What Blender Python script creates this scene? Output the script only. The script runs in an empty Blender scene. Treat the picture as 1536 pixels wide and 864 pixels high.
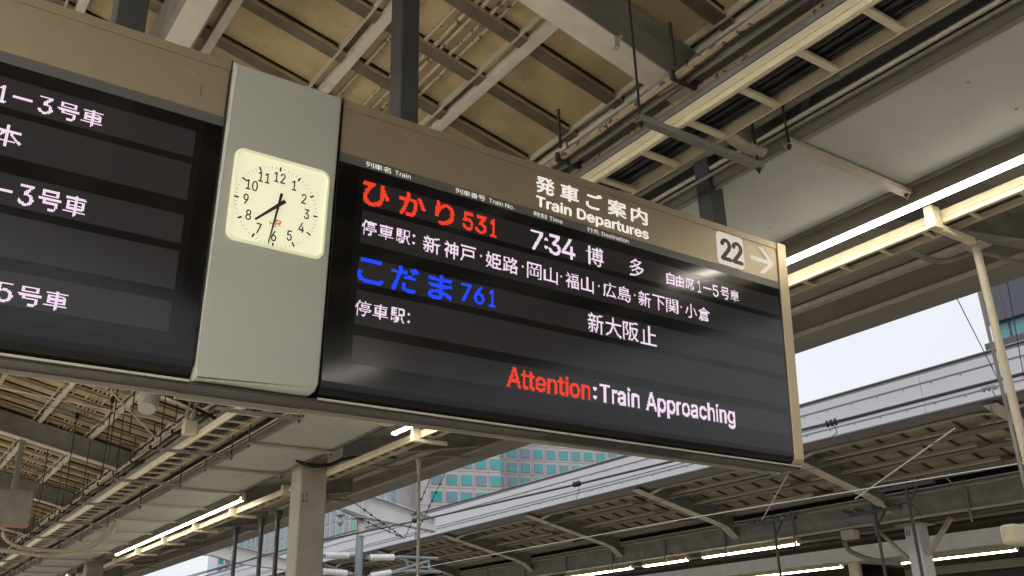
import bpy, bmesh, math, random
from math import radians, sin, cos, pi, sqrt
from mathutils import Vector, Matrix
from mathutils.bvhtree import BVHTree
from mathutils.geometry import delaunay_2d_cdt
random.seed(11)
S = bpy.context.scene
C = S.collection
# ------------------------------------------------------------------ camera
cam_d = bpy.data.cameras.new("camera"); cam = bpy.data.objects.new("camera", cam_d); C.objects.link(cam)
P_, R_, Y_ = 0.3886708, -0.02999824, 0.61909852
fw = Vector((sin(Y_)*cos(P_), cos(Y_)*cos(P_), sin(P_)))
r0 = Vector((cos(Y_), -sin(Y_), 0)); u0 = r0.cross(fw)
rt = r0*cos(R_)+u0*sin(R_); up = -r0*sin(R_)+u0*cos(R_)
cam.matrix_world = Matrix(((rt.x, up.x, -fw.x, 0), (rt.y, up.y, -fw.y, 0), (rt.z, up.z, -fw.z, 1.6), (0, 0, 0, 1)))
cam_d.sensor_width = 36; cam_d.lens = 36*1389.888/1536
cam_d.clip_start = 0.05; cam_d.clip_end = 3000
S.camera = cam
# ------------------------------------------------------------------ world / sun / exposure
S.view_settings.view_transform = 'Standard'; S.view_settings.look = 'None'
S.view_settings.exposure = 0.0; S.view_settings.gamma = 1.0
W = bpy.data.worlds.new("World"); S.world = W; W.use_nodes = True
wn = W.node_tree; bg = wn.nodes['Background']
sky = wn.nodes.new('ShaderNodeTexSky'); sky.sky_type = 'NISHITA'; sky.sun_disc = False
SUN_EL, SUN_ROT = radians(42), radians(238)
sky.sun_elevation = SUN_EL; sky.sun_rotation = SUN_ROT; sky.air_density = 1.5; sky.dust_density = 4
tc = wn.nodes.new('ShaderNodeTexCoord'); nz = wn.nodes.new('ShaderNodeTexNoise')
nz.inputs['Scale'].default_value = 1.6; nz.inputs['Detail'].default_value = 5
cr = wn.nodes.new('ShaderNodeValToRGB')
cr.color_ramp.elements[0].position = .3; cr.color_ramp.elements[0].color = (9.1, 9.3, 10.1, 1)
cr.color_ramp.elements[1].position = .75; cr.color_ramp.elements[1].color = (10.6, 10.8, 11.4, 1)
mx = wn.nodes.new('ShaderNodeMix'); mx.data_type = 'RGBA'; mx.inputs[0].default_value = .9
wn.links.new(tc.outputs['Generated'], nz.inputs['Vector']); wn.links.new(nz.outputs['Fac'], cr.inputs[0])
wn.links.new(sky.outputs[0], mx.inputs[6]); wn.links.new(cr.outputs[0], mx.inputs[7])
wn.links.new(mx.outputs[2], bg.inputs[0]); bg.inputs[1].default_value = 0.097
sl = bpy.data.lights.new("sun", 'SUN'); sl.energy = 0.9; sl.angle = radians(12); sl.color = (1, .97, .92)
so = bpy.data.objects.new("sun", sl); C.objects.link(so)
sd = Vector((sin(SUN_ROT)*cos(SUN_EL), cos(SUN_ROT)*cos(SUN_EL), sin(SUN_EL)))
so.rotation_euler = sd.to_track_quat('Z', 'Y').to_euler(); so.location = (0, 0, 40)
LAMP = 30.0      # radiance of a tube
# ------------------------------------------------------------------ materials
def mat(name, col, rough=.6, metal=0, noise=0, scale=6, stretch=(1, 1, 1), bump=0, emit=None, es=0, spec=.5, dark=None, flake=None, coat=0):
    m = bpy.data.materials.new(name); m.use_nodes = True
    n = m.node_tree; b = n.nodes['Principled BSDF']
    b.inputs['Base Color'].default_value = (*col, 1); b.inputs['Roughness'].default_value = rough
    b.inputs['Metallic'].default_value = metal; b.inputs['Specular IOR Level'].default_value = spec
    b.inputs['Coat Weight'].default_value = coat
    if emit: b.inputs['Emission Color'].default_value = (*emit, 1); b.inputs['Emission Strength'].default_value = es
    if noise or bump or flake:
        g = n.nodes.new('ShaderNodeNewGeometry'); mp = n.nodes.new('ShaderNodeMapping')
        mp.inputs['Scale'].default_value = stretch
        t = n.nodes.new('ShaderNodeTexNoise'); t.inputs['Scale'].default_value = scale; t.inputs['Detail'].default_value = 8; t.inputs['Roughness'].default_value = .62
        n.links.new(g.outputs['Position'], mp.inputs[0]); n.links.new(mp.outputs[0], t.inputs['Vector'])
        if noise:
            r = n.nodes.new('ShaderNodeValToRGB'); d = dark or tuple(c*(1-noise) for c in col)
            r.color_ramp.elements[0].position = .32; r.color_ramp.elements[0].color = (*d, 1)
            r.color_ramp.elements[1].position = .62; r.color_ramp.elements[1].color = (*col, 1)
            n.links.new(t.outputs['Fac'], r.inputs[0]); src = r.outputs[0]
            if flake:
                t2 = n.nodes.new('ShaderNodeTexNoise'); t2.inputs['Scale'].default_value = flake[0]; t2.inputs['Detail'].default_value = 4
                n.links.new(g.outputs['Position'], t2.inputs['Vector'])
                r2 = n.nodes.new('ShaderNodeValToRGB'); r2.color_ramp.interpolation = 'CONSTANT'
                r2.color_ramp.elements[0].color = (0, 0, 0, 1); r2.color_ramp.elements[1].position = flake[1]; r2.color_ramp.elements[1].color = (1, 1, 1, 1)
                n.links.new(t2.outputs['Fac'], r2.inputs[0])
                mm = n.nodes.new('ShaderNodeMix'); mm.data_type = 'RGBA'
                n.links.new(r2.outputs[0], mm.inputs[0]); n.links.new(src, mm.inputs[6]); mm.inputs[7].default_value = (*flake[2], 1)
                src = mm.outputs[2]
            n.links.new(src, b.inputs['Base Color'])
            rr = n.nodes.new('ShaderNodeMapRange'); rr.inputs[3].default_value = min(1, rough+.12); rr.inputs[4].default_value = max(.05, rough-.08)
            n.links.new(t.outputs['Fac'], rr.inputs[0]); n.links.new(rr.outputs[0], b.inputs['Roughness'])
        if bump:
            bp = n.nodes.new('ShaderNodeBump'); bp.inputs['Strength'].default_value = bump; bp.inputs['Distance'].default_value = .01
            n.links.new(t.outputs['Fac'], bp.inputs['Height']); n.links.new(bp.outputs[0], b.inputs['Normal'])
    return m
M = dict(
 board=mat('roof_board', (.46, .365, .20), .75, noise=.36, scale=1.7, bump=.12, flake=(9, .70, (.30, .24, .14))),
 boardo=mat('old_roof_board', (.42, .36, .26), .8, noise=.35, scale=1.5),
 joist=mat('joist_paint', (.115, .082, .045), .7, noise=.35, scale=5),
 joistf=mat('joist_flange', (.135, .108, .072), .65, noise=.4, scale=4, dark=(.08, .062, .04)),
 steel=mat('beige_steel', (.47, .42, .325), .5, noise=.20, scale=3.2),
 colm=mat('column_paint', (.31, .285, .235), .55, noise=.16, scale=2.5, bump=.1),
 beam=mat('beam_steel', (.235, .222, .19), .55, noise=.34, scale=2.4),
 trough=mat('trough_enamel', (.60, .56, .47), .45, noise=.2, scale=4),
 white=mat('cream_enamel', (.62, .55, .38), .42, noise=.12, scale=5),
 pipe=mat('peeling_pipe_paint', (.46, .37, .25), .6, noise=.25, scale=7, flake=(14, .60, (.07, .05, .035))),
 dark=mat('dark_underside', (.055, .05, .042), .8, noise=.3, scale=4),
 cable=mat('black_cable', (.018, .018, .018), .38, noise=.3, scale=8),
 post=mat('charcoal_post', (.045, .047, .05), .42, noise=.15, scale=5),
 galv=mat('galvanised_sheet', (.44, .455, .40), .5, metal=.0, noise=.11, scale=1.5),
 soffit=mat('soffit_sheet', (.33, .30, .25), .6, noise=.18, scale=1.5),
 fas=mat('fascia_sheet', (.20, .185, .155), .5, noise=.16, scale=1.2),
 bronze=mat('bronze_enamel', (.40, .33, .225), .42, metal=.75, noise=.12, scale=2),
 gold=mat('champagne_enamel', (.50, .40, .245), .36, metal=.5, noise=.06, scale=3),
 greystrip=mat('grey_strip', (.085, .085, .08), .4),
 pillar=mat('grey_green_enamel', (.385, .395, .34), .42, noise=.08, scale=1.2),
 glass=mat('smoked_acrylic', (.003, .0028, .0028), .10, spec=.42),
 inner=mat('display_inner_frame', (.006, .006, .0062), .11, spec=.42),
 led=mat('led_module', (.029, .027, .031), .15, spec=.42),
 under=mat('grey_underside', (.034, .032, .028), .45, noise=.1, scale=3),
 lip=mat('pale_lip', (.42, .39, .33), .4),
 clock=mat('clock_dial', (.62, .62, .48), .5, emit=(.95, .95, .64), es=.48),
 rim=mat('clock_rim', (.55, .56, .42), .4, emit=(.93, .94, .60), es=.35),  # glow put in for the backlight that falls on the rim
 ink=mat('black_ink', (.015, .015, .015), .5),
 tick=mat('grey_ink', (.30, .30, .24), .5),
 orange=mat('orange_ink', (.85, .22, .03), .5),
 signwhite=mat('white_print', (.85, .83, .78), .45, emit=(1, .97, .9), es=.5),  # print given a faint glow of its own
 plate=mat('number_plate', (.72, .66, .60), .5, emit=(1, .95, .88), es=.28),  # glow added so plate and arrow look brighter
 lpink=mat('led_white', (0, 0, 0), .5, emit=(1, .79, .97), es=1.12),
 lred=mat('led_red', (0, 0, 0), .5, emit=(1, .045, .012), es=1.1),
 lblue=mat('led_blue', (0, 0, 0), .5, emit=(.002, .06, 1), es=1.2),
 tube=mat('lit_tube', (1, 1, 1), .5, emit=(1, .93, .80), es=LAMP),
 tube_added=mat('added_lit_tube', (1, 1, 1), .5, emit=(1, .93, .80), es=108),  # stronger than the visible tubes, for the added left rows
 tubeo=mat('far_lit_tube', (1, 1, 1), .5, emit=(1, .89, .68), es=26),
 fascia_w=mat('pale_fascia', (.60, .61, .645), .42, noise=.08, scale=.8, stretch=(1, .15, 1)),
 seam=mat('fascia_seam', (.16, .16, .18), .6),
 gantry=mat('gantry_paint', (.62, .62, .62), .5, noise=.08, scale=2),
 mast=mat('mast_zinc', (.30, .34, .38), .45, metal=.3, noise=.1, scale=3),
 porcelain=mat('white_porcelain', (.80, .80, .80), .25),
 wire=mat('wire_metal', (.05, .05, .05), .5),
 wirel=mat('bright_wire', (.55, .53, .50), .4),
 stone=mat('pinkish_stone', (.50, .475, .48), .8, noise=.1, scale=.6),
 stone2=mat('stone_joint', (.30, .26, .26), .8),
 teal=mat('teal_glass', (.04, .31, .30), .12, spec=.8, emit=(.04, .42, .40), es=.08),  # faint glow put into the glass colour
 tealb=mat('blinded_glass', (.15, .27, .31), .2, spec=.8),
 bluegl=mat('blue_glass', (.05, .22, .42), .1, spec=.8),
 greyb=mat('grey_cladding', (.10, .105, .13), .6, noise=.1, scale=.4),
 band=mat('glass_band', (.10, .30, .30), .12, spec=.8),
 paleb=mat('pale_building', (.62, .68, .72), .6),
 floor=mat('platform_paving', (.48, .45, .40), .8, noise=.15, scale=3),
 ballast=mat('ballast', (.26, .24, .22), .9, noise=.4, scale=9, bump=.5),
 rail=mat('rail_steel', (.25, .2, .17), .35, metal=.7),
 yellow=mat('tactile_yellow', (.65, .45, .06), .7),
 redglow=mat('red_lit_edge', (.32, .13, .09), .5, emit=(1, .3, .22), es=.08),
)
# ------------------------------------------------------------------ helpers
SH = {}
def root_of(o):
    while o.parent: o = o.parent
    return o
def tag(o, label, cat, group=None, kind=None):
    if label: o['label'] = label
    if cat: o['category'] = cat
    if group: o['group'] = group
    if kind: o['kind'] = kind
    return o
def thing(name, label, cat, loc=(0, 0, 0), group=None, rot=None, shift=None):
    o = bpy.data.objects.new(name, None); C.objects.link(o); o.location = loc
    o.empty_display_size = .2
    if rot: o.rotation_euler = rot
    SH[o.name] = Vector(shift if shift is not None else loc)
    return tag(o, label, cat, group)
def mk(name, bm, m, parent=None, smooth=False, kind=None, label=None):
    me = bpy.data.meshes.new(name)
    bmesh.ops.recalc_face_normals(bm, faces=bm.faces[:])
    if parent is not None:
        s = SH[root_of(parent).name]
        bmesh.ops.translate(bm, vec=-s, verts=bm.verts[:])
    if smooth:
        for f in bm.faces: f.smooth = True
    bm.to_mesh(me); bm.free(); me.materials.append(m)
    o = bpy.data.objects.new(name, me); C.objects.link(o)
    if parent is not None: o.parent = parent
    if smooth:
        md = None
        for e in me.edges: pass
        me.set_sharp_from_angle(angle=radians(40))
    if kind: o['kind'] = kind
    if label: o['label'] = label
    return o
def share(name, src, parent, off=(0, 0, 0)):
    o = bpy.data.objects.new(name, src.data); C.objects.link(o); o.parent = parent; o.location = off
    return o
def copy_tree(o, parent=None):
    c = o.copy(); C.objects.link(c)
    if parent: c.parent = parent
    for ch in list(o.children): copy_tree(ch, c)
    return c
def clone(o, loc, label):
    c = copy_tree(o); c.location = loc; c['label'] = label; SH[c.name] = Vector(loc); return c
def B(): return bmesh.new()
def hexa(bm, P):
    v = [bm.verts.new(p) for p in P]
    for f in ((0, 3, 2, 1), (4, 5, 6, 7), (0, 1, 5, 4), (1, 2, 6, 5), (2, 3, 7, 6), (3, 0, 4, 7)):
        bm.faces.new([v[i] for i in f])
    return v
def box(bm, x0, x1, y0, y1, z0, z1):
    return hexa(bm, [(x0, y0, z0), (x1, y0, z0), (x1, y1, z0), (x0, y1, z0), (x0, y0, z1), (x1, y0, z1), (x1, y1, z1), (x0, y1, z1)])
def sbox(bm, x0, x1, y0, y1, b, t, zf):
    a, c = zf(x0), zf(x1)
    return hexa(bm, [(x0, y0, a+b), (x1, y0, c+b), (x1, y1, c+b), (x0, y1, a+b), (x0, y0, a+t), (x1, y0, c+t), (x1, y1, c+t), (x0, y1, a+t)])
def bevel(bm, w, seg=2, sel=None):
    es = [e for e in bm.edges if sel is None or sel(e)]
    bmesh.ops.bevel(bm, geom=es, offset=w, segments=seg, affect='EDGES', profile=.5)
def tube(bm, pts, r, n=8, caps=True):
    pts = [Vector(p) for p in pts]; rings = []
    for i, p in enumerate(pts):
        d = (pts[min(i+1, len(pts)-1)]-pts[max(i-1, 0)]).normalized()
        a = d.cross(Vector((0, 0, 1)))
        if a.length < .1: a = d.cross(Vector((1, 0, 0)))
        a.normalize(); b = d.cross(a)
        rr = r[i] if isinstance(r, (list, tuple)) else r
        rings.append([bm.verts.new(p+(a*cos(2*pi*k/n)+b*sin(2*pi*k/n))*rr) for k in range(n)])
    for i in range(len(rings)-1):
        for k in range(n): bm.faces.new((rings[i][k], rings[i][(k+1) % n], rings[i+1][(k+1) % n], rings[i+1][k]))
    if caps: bm.faces.new(rings[0]); bm.faces.new(rings[-1][::-1])
def bar(bm, p0, p1, w, h):
    p0, p1 = Vector(p0), Vector(p1); d = (p1-p0).normalized()
    a = d.cross(Vector((0, 0, 1)))
    if a.length < .05: a = Vector((1, 0, 0))
    a.normalize(); b = a.cross(d); a *= w/2; b *= h/2
    hexa(bm, [p0-a-b, p0+a-b, p0+a+b, p0-a+b, p1-a-b, p1+a-b, p1+a+b, p1-a+b])
def prism(bm, poly, axis, a0, a1):
    """poly: list of 2-D points, extruded along axis ('x','y')."""
    def P(q, a): return (a, q[0], q[1]) if axis == 'x' else (q[0], a, q[1]) if axis == 'y' else (q[0], q[1], a)
    v0 = [bm.verts.new(P(q, a0)) for q in poly]; v1 = [bm.verts.new(P(q, a1)) for q in poly]
    n = len(poly)
    bm.faces.new(v0); bm.faces.new(v1[::-1])
    for i in range(n): bm.faces.new((v0[i], v0[(i+1) % n], v1[(i+1) % n], v1[i]))
def catmull(p, n=6):
    p = [Vector(q) for q in p]; out = []
    for i in range(len(p)-1):
        a, b, c, d = p[max(i-1, 0)], p[i], p[i+1], p[min(i+2, len(p)-1)]
        for k in range(n):
            t = k/n
            out.append(.5*((2*b)+(c-a)*t+(2*a-5*b+4*c-d)*t*t+(3*b-a-3*c+d)*t**3))
    return out+[p[-1]]
def ordi(n): return ['first', 'second', 'third', 'fourth', 'fifth', 'sixth', 'seventh', 'eighth', 'ninth', 'tenth', 'eleventh', 'twelfth', 'thirteenth', 'fourteenth', 'fifteenth', 'sixteenth', 'seventeenth', 'eighteenth', 'nineteenth', 'twentieth', 'twenty-first', 'twenty-second', 'twenty-third', 'twenty-fourth'][n]
Z0 = 1.6
# ------------------------------------------------------------------ ground
def struct(name, bm, m): return mk(name, bm, m, kind='structure')
g = B(); box(g, -900, 900, -400, 1800, -3, -1.3); struct('ground', g, M['ballast'])
g = B(); box(g, -6, 9.2, -20, 90, -1.25, 0); struct('platform_floor', g, M['floor'])
g = B(); box(g, 19.4, 33, -20, 90, -1.25, 0); struct('opposite_platform_floor', g, M['floor'])
g = B(); box(g, 8.2, 8.5, -20, 90, .004, .01); struct('tactile_paving', g, M['yellow'])
for cx in (11.6, 16.9):
    g = B()
    for s in (-.7175, .7175): box(g, cx+s-.035, cx+s+.035, -60, 200, -1.12, -.95)
    t = mk('railway_track', g, M['rail']); tag(t, 'steel running rails of the %s track below the platforms' % ('near' if cx < 13 else 'far'), 'track', 'tracks between the platforms')
    g = B(); box(g, cx-1.3, cx+1.3, -60, 200, -1.297, -1.12); struct('track_bed', g, M['floor'])
# ------------------------------------------------------------------ own canopy
YA, YB = -9.0, 64.0
zf = lambda x: Z0+5.8-.235*x                  # underside plane of the purlins, left wing
XV = 6.9                                       # valley
roof = thing('platform_canopy', 'beige boarded platform canopy roof high above the departure board', 'roof', (0, 0, 7))
XL = -8.0
J0, JP = .51, .66
nj = int((YB-YA)/JP)
ys = [YA+((J0-YA) % JP)+JP*i for i in range(nj)]
# joists and panels; the 90 bays nearest are parts each
for i, y in enumerate(ys):
    g = B(); sbox(g, XL, XV, y, y+.135, .005, .017, zf); sbox(g, XL, XV, y+.128, y+.135, .017, .062, zf); j_ = mk('joist', g, M['joistf'], roof)
    g = B(); sbox(g, XL, XV, y-.006, y-.0005, .003, .034, zf); mk('joist_lip', g, M['board'], j_)
    g = B(); sbox(g, XL, XV, y+.02, y+.127, .03, .115, zf); mk('joist_cavity_shade', g, M['dark'], j_)  # solid dark box stands in for shade inside the open channel
    g = B(); d = random.uniform(-.006, .006); sbox(g, XL, XV, y+.11, y+JP-.014, .065+d, .09+d, zf); mk('roof_board', g, M['board'], roof)
g = B(); sbox(g, XL, XV, YA, YB, .24, .30, zf); mk('roof_sheet', g, M['dark'], roof)  # added dark sheet, stops sky light leaking between joists and boards
PX = [2.91+1.045*n for n in range(-10, 4)]
for x in PX:
    # channel purlin: thin lip, web darkened for the shade of its recess
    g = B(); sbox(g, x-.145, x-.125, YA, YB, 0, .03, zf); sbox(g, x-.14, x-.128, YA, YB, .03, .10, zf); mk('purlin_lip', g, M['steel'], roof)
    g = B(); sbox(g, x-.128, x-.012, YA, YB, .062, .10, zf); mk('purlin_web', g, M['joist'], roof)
    # enamelled wiring trough, in lengths
    y = YA+random.uniform(0, 2)
    while y < 40:
        L = 2.9; g = B(); sbox(g, x-.055, x+.02, y, y+L-.008, -.03, .05, zf); mk('wiring_trough', g, M['trough'], roof)
        g = B(); sbox(g, x-.062, x+.027, y+L-.03, y+L-.018, -.037, .05, zf); mk('trough_clip', g, M['joist'], roof)
        y += L
    g = B(); sbox(g, x-.055, x+.02, y, YB, -.03, .05, zf); mk('wiring_trough', g, M['trough'], roof)
BY = [4.335+5.75*n for n in range(-2, 11)]
zb_ = lambda x: Z0+5.34-.235*x
for y in BY:
    if y > YB: continue
    # left wing I-beam running down to the valley
    g = B(); xe = 4.92
    sbox(g, XL, xe, y-.115, y+.115, .42, .438, zb_); sbox(g, XL, xe, y-.008, y+.008, .019, .42, zb_)
    beam = mk('cross_beam', g, M['beam'], roof)
    g = B(); sbox(g, XL, xe, y-.115, y+.115, 0, .018, zb_); mk('beam_flange', g, M['trough'], beam)  # paler than the web: light from below put into its colour
    # rounded nose of the flange
    g = B(); pts = []
    for k in range(7):
        a = pi/2*k/6; pts.append((xe+.16*sin(a), .0+.16*(1-cos(a))))
    for k in range(6):
        (xa, za), (xb, zb2) = pts[k], pts[k+1]
        hexa(g, [(xa, y-.115, zb_(xa)+za), (xb, y-.115, zb_(xb)+zb2), (xb, y+.115, zb_(xb)+zb2), (xa, y+.115, zb_(xa)+za),
                 (xa, y-.115, zb_(xa)+za+.02), (xb-.01, y-.115, zb_(xb)+zb2+.02), (xb-.01, y+.115, zb_(xb)+zb2+.02), (xa, y+.115, zb_(xa)+za+.02)])
    sbox(g, xe, xe+.15, y-.009, y+.009, .16, .42, zb_)
    mk('beam_nose', g, M['beam'], roof)
    g = B(); sbox(g, xe-.02, xe+.16, y-.022, y-.011, .07, .40, zb_); mk('splice_plate', g, M['dark'], roof)
    g = B()
    for a in range(6):
        for c in (xe+.02, xe+.12): tube(g, [(c, y-.04, zb_(c)+.1+a*.05), (c, y-.023, zb_(c)+.1+a*.05)], .014, 6)
    mk('bolt', g, M['lip'], roof, kind='stuff')
    # lower part: deeper haunched piece down to the valley
    g = B(); prof = [(xe+.16, zb_(xe)+.14), (5.45, zb_(5.45)+.06), (5.95, Z0+4.0), (6.45, Z0+3.96), (7.3, Z0+3.96), (7.3, zb_(6.9)+.44), (xe+.16, zb_(xe+.16)+.43)]
    prism(g, prof, 'y', y-.01, y+.01); mk('haunch_web', g, M['beam'], roof)
    g = B(); fl = prof[:5]
    for k in range(4):
        (xa, za), (xb, zb2) = fl[k], fl[k+1]
        hexa(g, [(xa, y-.115, za-.02), (xb, y-.115, zb2-.02), (xb, y+.115, zb2-.02), (xa, y+.115, za-.02), (xa, y-.115, za), (xb, y-.115, zb2), (xb, y+.115, zb2), (xa, y+.115, za)])
    mk('haunch_flange', g, M['steel'], roof)
    # right wing beam rising to the eave
    zr = lambda x: Z0+3.72+.165*(x-7.3)
    g = B(); sbox(g, 7.302, 10.25, y-.1, y+.1, 0, .018, zr); sbox(g, 7.302, 10.25, y-.008, y+.008, .018, .36, zr); mk('cross_beam', g, M['beam'], roof)
    # curved knee struts
    g = B(); tube(g, catmull([(7.6, y+.14, Z0+3.72), (8.4, y+.14, Z0+3.64), (9.3, y+.14, Z0+3.95), (10.2, y+.14, Z0+4.02)]), .03, 6); mk('knee_strut', g, M['beam'], roof, smooth=True)
# right wing soffit and edge girder
zs = lambda x: Z0+4.1+.165*(x-7.3)
y = YA
while y < YB:
    g = B(); sbox(g, 7.43, 10.3, y, min(y+1.42, YB), 0, .02, zs); mk('soffit_panel', g, M['soffit'], roof); y += 1.4375
g = B(); sbox(g, 7.0, 10.4, YA, YB, .08, .12, zs); mk('roof_sheet', g, M['dark'], roof)
g = B(); box(g, 6.62, 7.42, YA, YB, Z0+4.0, Z0+4.08); mk('valley_gutter', g, M['steel'], roof)
g = B(); box(g, 10.28, 10.42, YA, YB, Z0+4.50, Z0+4.56); mk('edge_ledge', g, M['trough'], roof)
g = B(); box(g, 10.44, 10.5, YA, YB, Z0+4.22, Z0+4.7); mk('edge_girder_web', g, M['fas'], roof)
g = B(); box(g, 10.36, 10.5, YA, YB, Z0+4.16, Z0+4.215); mk('edge_girder_rib', g, M['steel'], roof)
g = B(); prism(g, [(10.38, Z0+4.158), (10.8, Z0+4.10), (10.8, Z0+5.1), (10.76, Z0+5.1), (10.76, Z0+4.14), (10.38, Z0+4.2)], 'y', YA, YB); mk('edge_flashing', g, M['fas'], roof)
# long T-wise box girder left of the clock and its flange
g = B(); sbox(g, 1.37, 1.405, YA, YB, -.42, .0, zf); sbox(g, 1.60, 1.62, YA, YB, -.42, .0, zf); mk('girder_side', g, M['beam'], roof)
g = B(); sbox(g, 1.405, 1.60, YA, YB, -.43, -.40, zf); mk('girder_flange', g, M['trough'], roof)  # bottom coloured paler than the sides to look lit from below
# ------------------------------------------------------------------ pipes under the boards
pr = thing('pipe_run', 'parallel thin pipes with peeling paint under the roof boards left of centre', 'pipes', (3.3, 4, 6.4))
for x in (3.04, 3.28, 3.37, 3.44, 3.53, 3.60):
    g = B(); n = 60; pts = []; rr = []
    for i in range(n+1):
        y = YA+(YB-YA)*i/n; pts.append((x+random.uniform(-.006, .006), y, zf(x)+.035+random.uniform(-.003, .003))); rr.append(.0195+random.uniform(-.002, .003))
    tube(g, pts, rr, 7); mk('pipe', g, M['pipe'], pr, smooth=True)
for y in [2.0+2.875*i for i in range(-3, 21)]:
    if abs((y-4.335) % 5.75) < .3: continue
for yb in [14.3+5.75*i for i in range(0, 8)]:
    g = B(); sbox(g, 2.93, 3.92, yb, yb+.05, -.035, .018, zf); mk('pipe_strap', g, M['beam'], pr)
p2 = thing('pipe_run', 'three rough dark pipes with brackets just left of the big cable ladder', 'pipes', (4.4, 4, 5.6))
for x, z, r, m in ((4.52, 5.75, .03, 'pipe'), (4.63, 5.74, .028, 'beam'), (4.76, 5.72, .036, 'pipe')):
    g = B(); n = 140; tube(g, [(x+random.uniform(-.008, .008), YA+(YB-YA)*i/n, z+random.uniform(-.006, .006)) for i in range(n+1)], [r+random.uniform(-.008, .009) for i in range(n+1)], 7)
    mk('pipe', g, M[m], p2, smooth=True)
for i in range(40):
    y = 1.2+1.44*i; g = B(); box(g, 4.46, 4.84, y, y+.03, 5.70, 5.78); bar(g, (4.52, y+.02, 5.85), (4.52, y+.02, 6.25), .02, .02); mk('pipe_bracket', g, M['dark'], p2)
# ------------------------------------------------------------------ cable ladders
def ladder(label, xn, xf, zbot, hrail, y0, y1, pitch, phase, mat_, rw=.016, rungw=.052):
    t = thing('cable_ladder', label, 'cable tray', (xn, y0, zbot))
    g = B(); box(g, xn, xn+.012, y0, y1, zbot+.003, zbot+hrail); box(g, xn+.012, xn+.035, y0, y1, zbot, zbot+rw); box(g, xn-.01, xn, y0, y1, zbot+hrail*.40, zbot+hrail*.44); mk('side_rail', g, M[mat_], t)
    g = B(); box(g, xf-.012, xf, y0, y1, zbot, zbot+hrail); mk('side_rail', g, M[mat_], t)
    g = B(); box(g, xn+.036, xf-.013, y0+phase, y0+phase+rungw, zbot+.006, zbot+.03); r = mk('rung', g, M[mat_], t)
    k = 1
    while y0+phase+k*pitch < y1-.1 and k < 280:
        share('rung', r, t, (0, k*pitch, 0)); k += 1
    return t
ladder('wide cream cable ladder with rungs crossing above the departure board', 4.20, 4.60, Z0+3.45, .115, -6.23, 60, .475, 0, 'white')
ladder('narrow yellowish cable ladder running beside the strip lights', 6.93, 7.16, Z0+3.30, .115, -6.0, 60, .42, .1, 'white', rungw=.03)
cb = thing('cable_bundle', 'dense bundle of black cables lying in the wide cable ladder', 'cables', (4.4, 0, Z0+3.5))
random.seed(5)
for k in range(17):
    x = 4.235+.0205*k; z = Z0+3.503+random.uniform(0, .05); g = B()
    tube(g, [(x+random.uniform(-.006, .006), -6+2.2*i, z+random.uniform(-.004, .012)) for i in range(31)], random.choice((.010, .013, .016)), 6); mk('cable', g, M['cable'], cb, smooth=True)
g = B(); box(g, 4.23, 4.57, -6, 60, Z0+3.58, Z0+3.60); mk('tray_cover', g, M['dark'], cb)
c2 = thing('cable_bundle', 'dark cables lying in the narrow cable ladder beside the strip lights', 'cables', (7.05, 0, Z0+3.36))
for k in range(6):
    x = 6.975+.031*k; g = B(); tube(g, [(x, -6+3.3*i, Z0+3.352+random.uniform(0, .02)) for i in range(21)], .014, 6); mk('cable', g, M['cable'], c2, smooth=True)
g = B(); box(g, 6.95, 7.15, -6, 60, Z0+3.40, Z0+3.415); mk('tray_cover', g, M['dark'], c2)
# conduits between ladder and ceiling duct
cd = thing('conduit_run', 'grey brown conduits and dark cables between cable ladder and ceiling duct', 'conduits', (4.9, 0, Z0+3.7))
for x, z, r, m in ((4.74, 3.86, .035, 'fas'), (4.82, 3.80, .030, 'steel'), (4.90, 3.80, .045, 'cable'), (5.0, 3.83, .04, 'beam'), (5.09, 3.80, .038, 'soffit'), (5.11, 3.66, .018, 'steel'), (5.13, 3.60, .012, 'beam'), (5.075, 3.58, .016, 'fas'), (5.20, 3.95, .06, 'fas'), (4.70, 4.0, .05, 'beam')):
    g = B(); tube(g, [(x+random.uniform(-.004, .004), -6+2.2*i, Z0+z+random.uniform(-.004, .004)) for i in range(31)], r, 8); mk('conduit', g, M[m], cd, smooth=True)
for i in range(24):
    y = .6+2.5*i; g = B(); tube(g, [(5.09, y, Z0+3.80), (5.09, y+.06, Z0+3.80)], .048, 8); mk('coupling', g, M['beam'], cd, smooth=True)
g = B(); sbox(g, 4.66, 6.6, YA, YB, -.36, -.32, lambda x: Z0+4.72-.02*x); mk('back_tray', g, M['beam'], cd)
# ------------------------------------------------------------------ ceiling duct
du = thing('ceiling_duct', 'long flat grey green sheet metal duct between cable ladder and strip lights', 'duct', (5.8, 0, Z0+3.5))
k = 0; y = 3.55-2.19*4
while y < 60:
    d = random.uniform(-.003, .003)
    g = B(); box(g, 5.16, 6.43, y, y+2.182, Z0+3.5+d, Z0+3.53+d); bevel(g, .004, 1); mk('duct_panel', g, M['galv'], du)
    y += 2.19; k += 1
for x0, x1, z0, z1, m in ((5.135, 5.15, 3.47, 3.60, 'soffit'), (5.115, 5.129, 3.5, 3.6, 'fas'), (6.437, 6.452, 3.47, 3.6, 'beam'), (5.15, 6.44, 3.7, 3.72, 'dark')):
    g = B(); box(g, x0, x1, -6, 60, Z0+z0, Z0+z1); mk('duct_edge', g, M[m], du)
g = B()
for i in range(-2, 27):
    for x in (5.5, 6.1): tube(g, [(x, 2.45+1.095*i*2, Z0+3.488), (x, 2.45+1.095*i*2, Z0+3.499)], .011, 6)
mk('rivet', g, M['lip'], du, kind='stuff')
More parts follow.
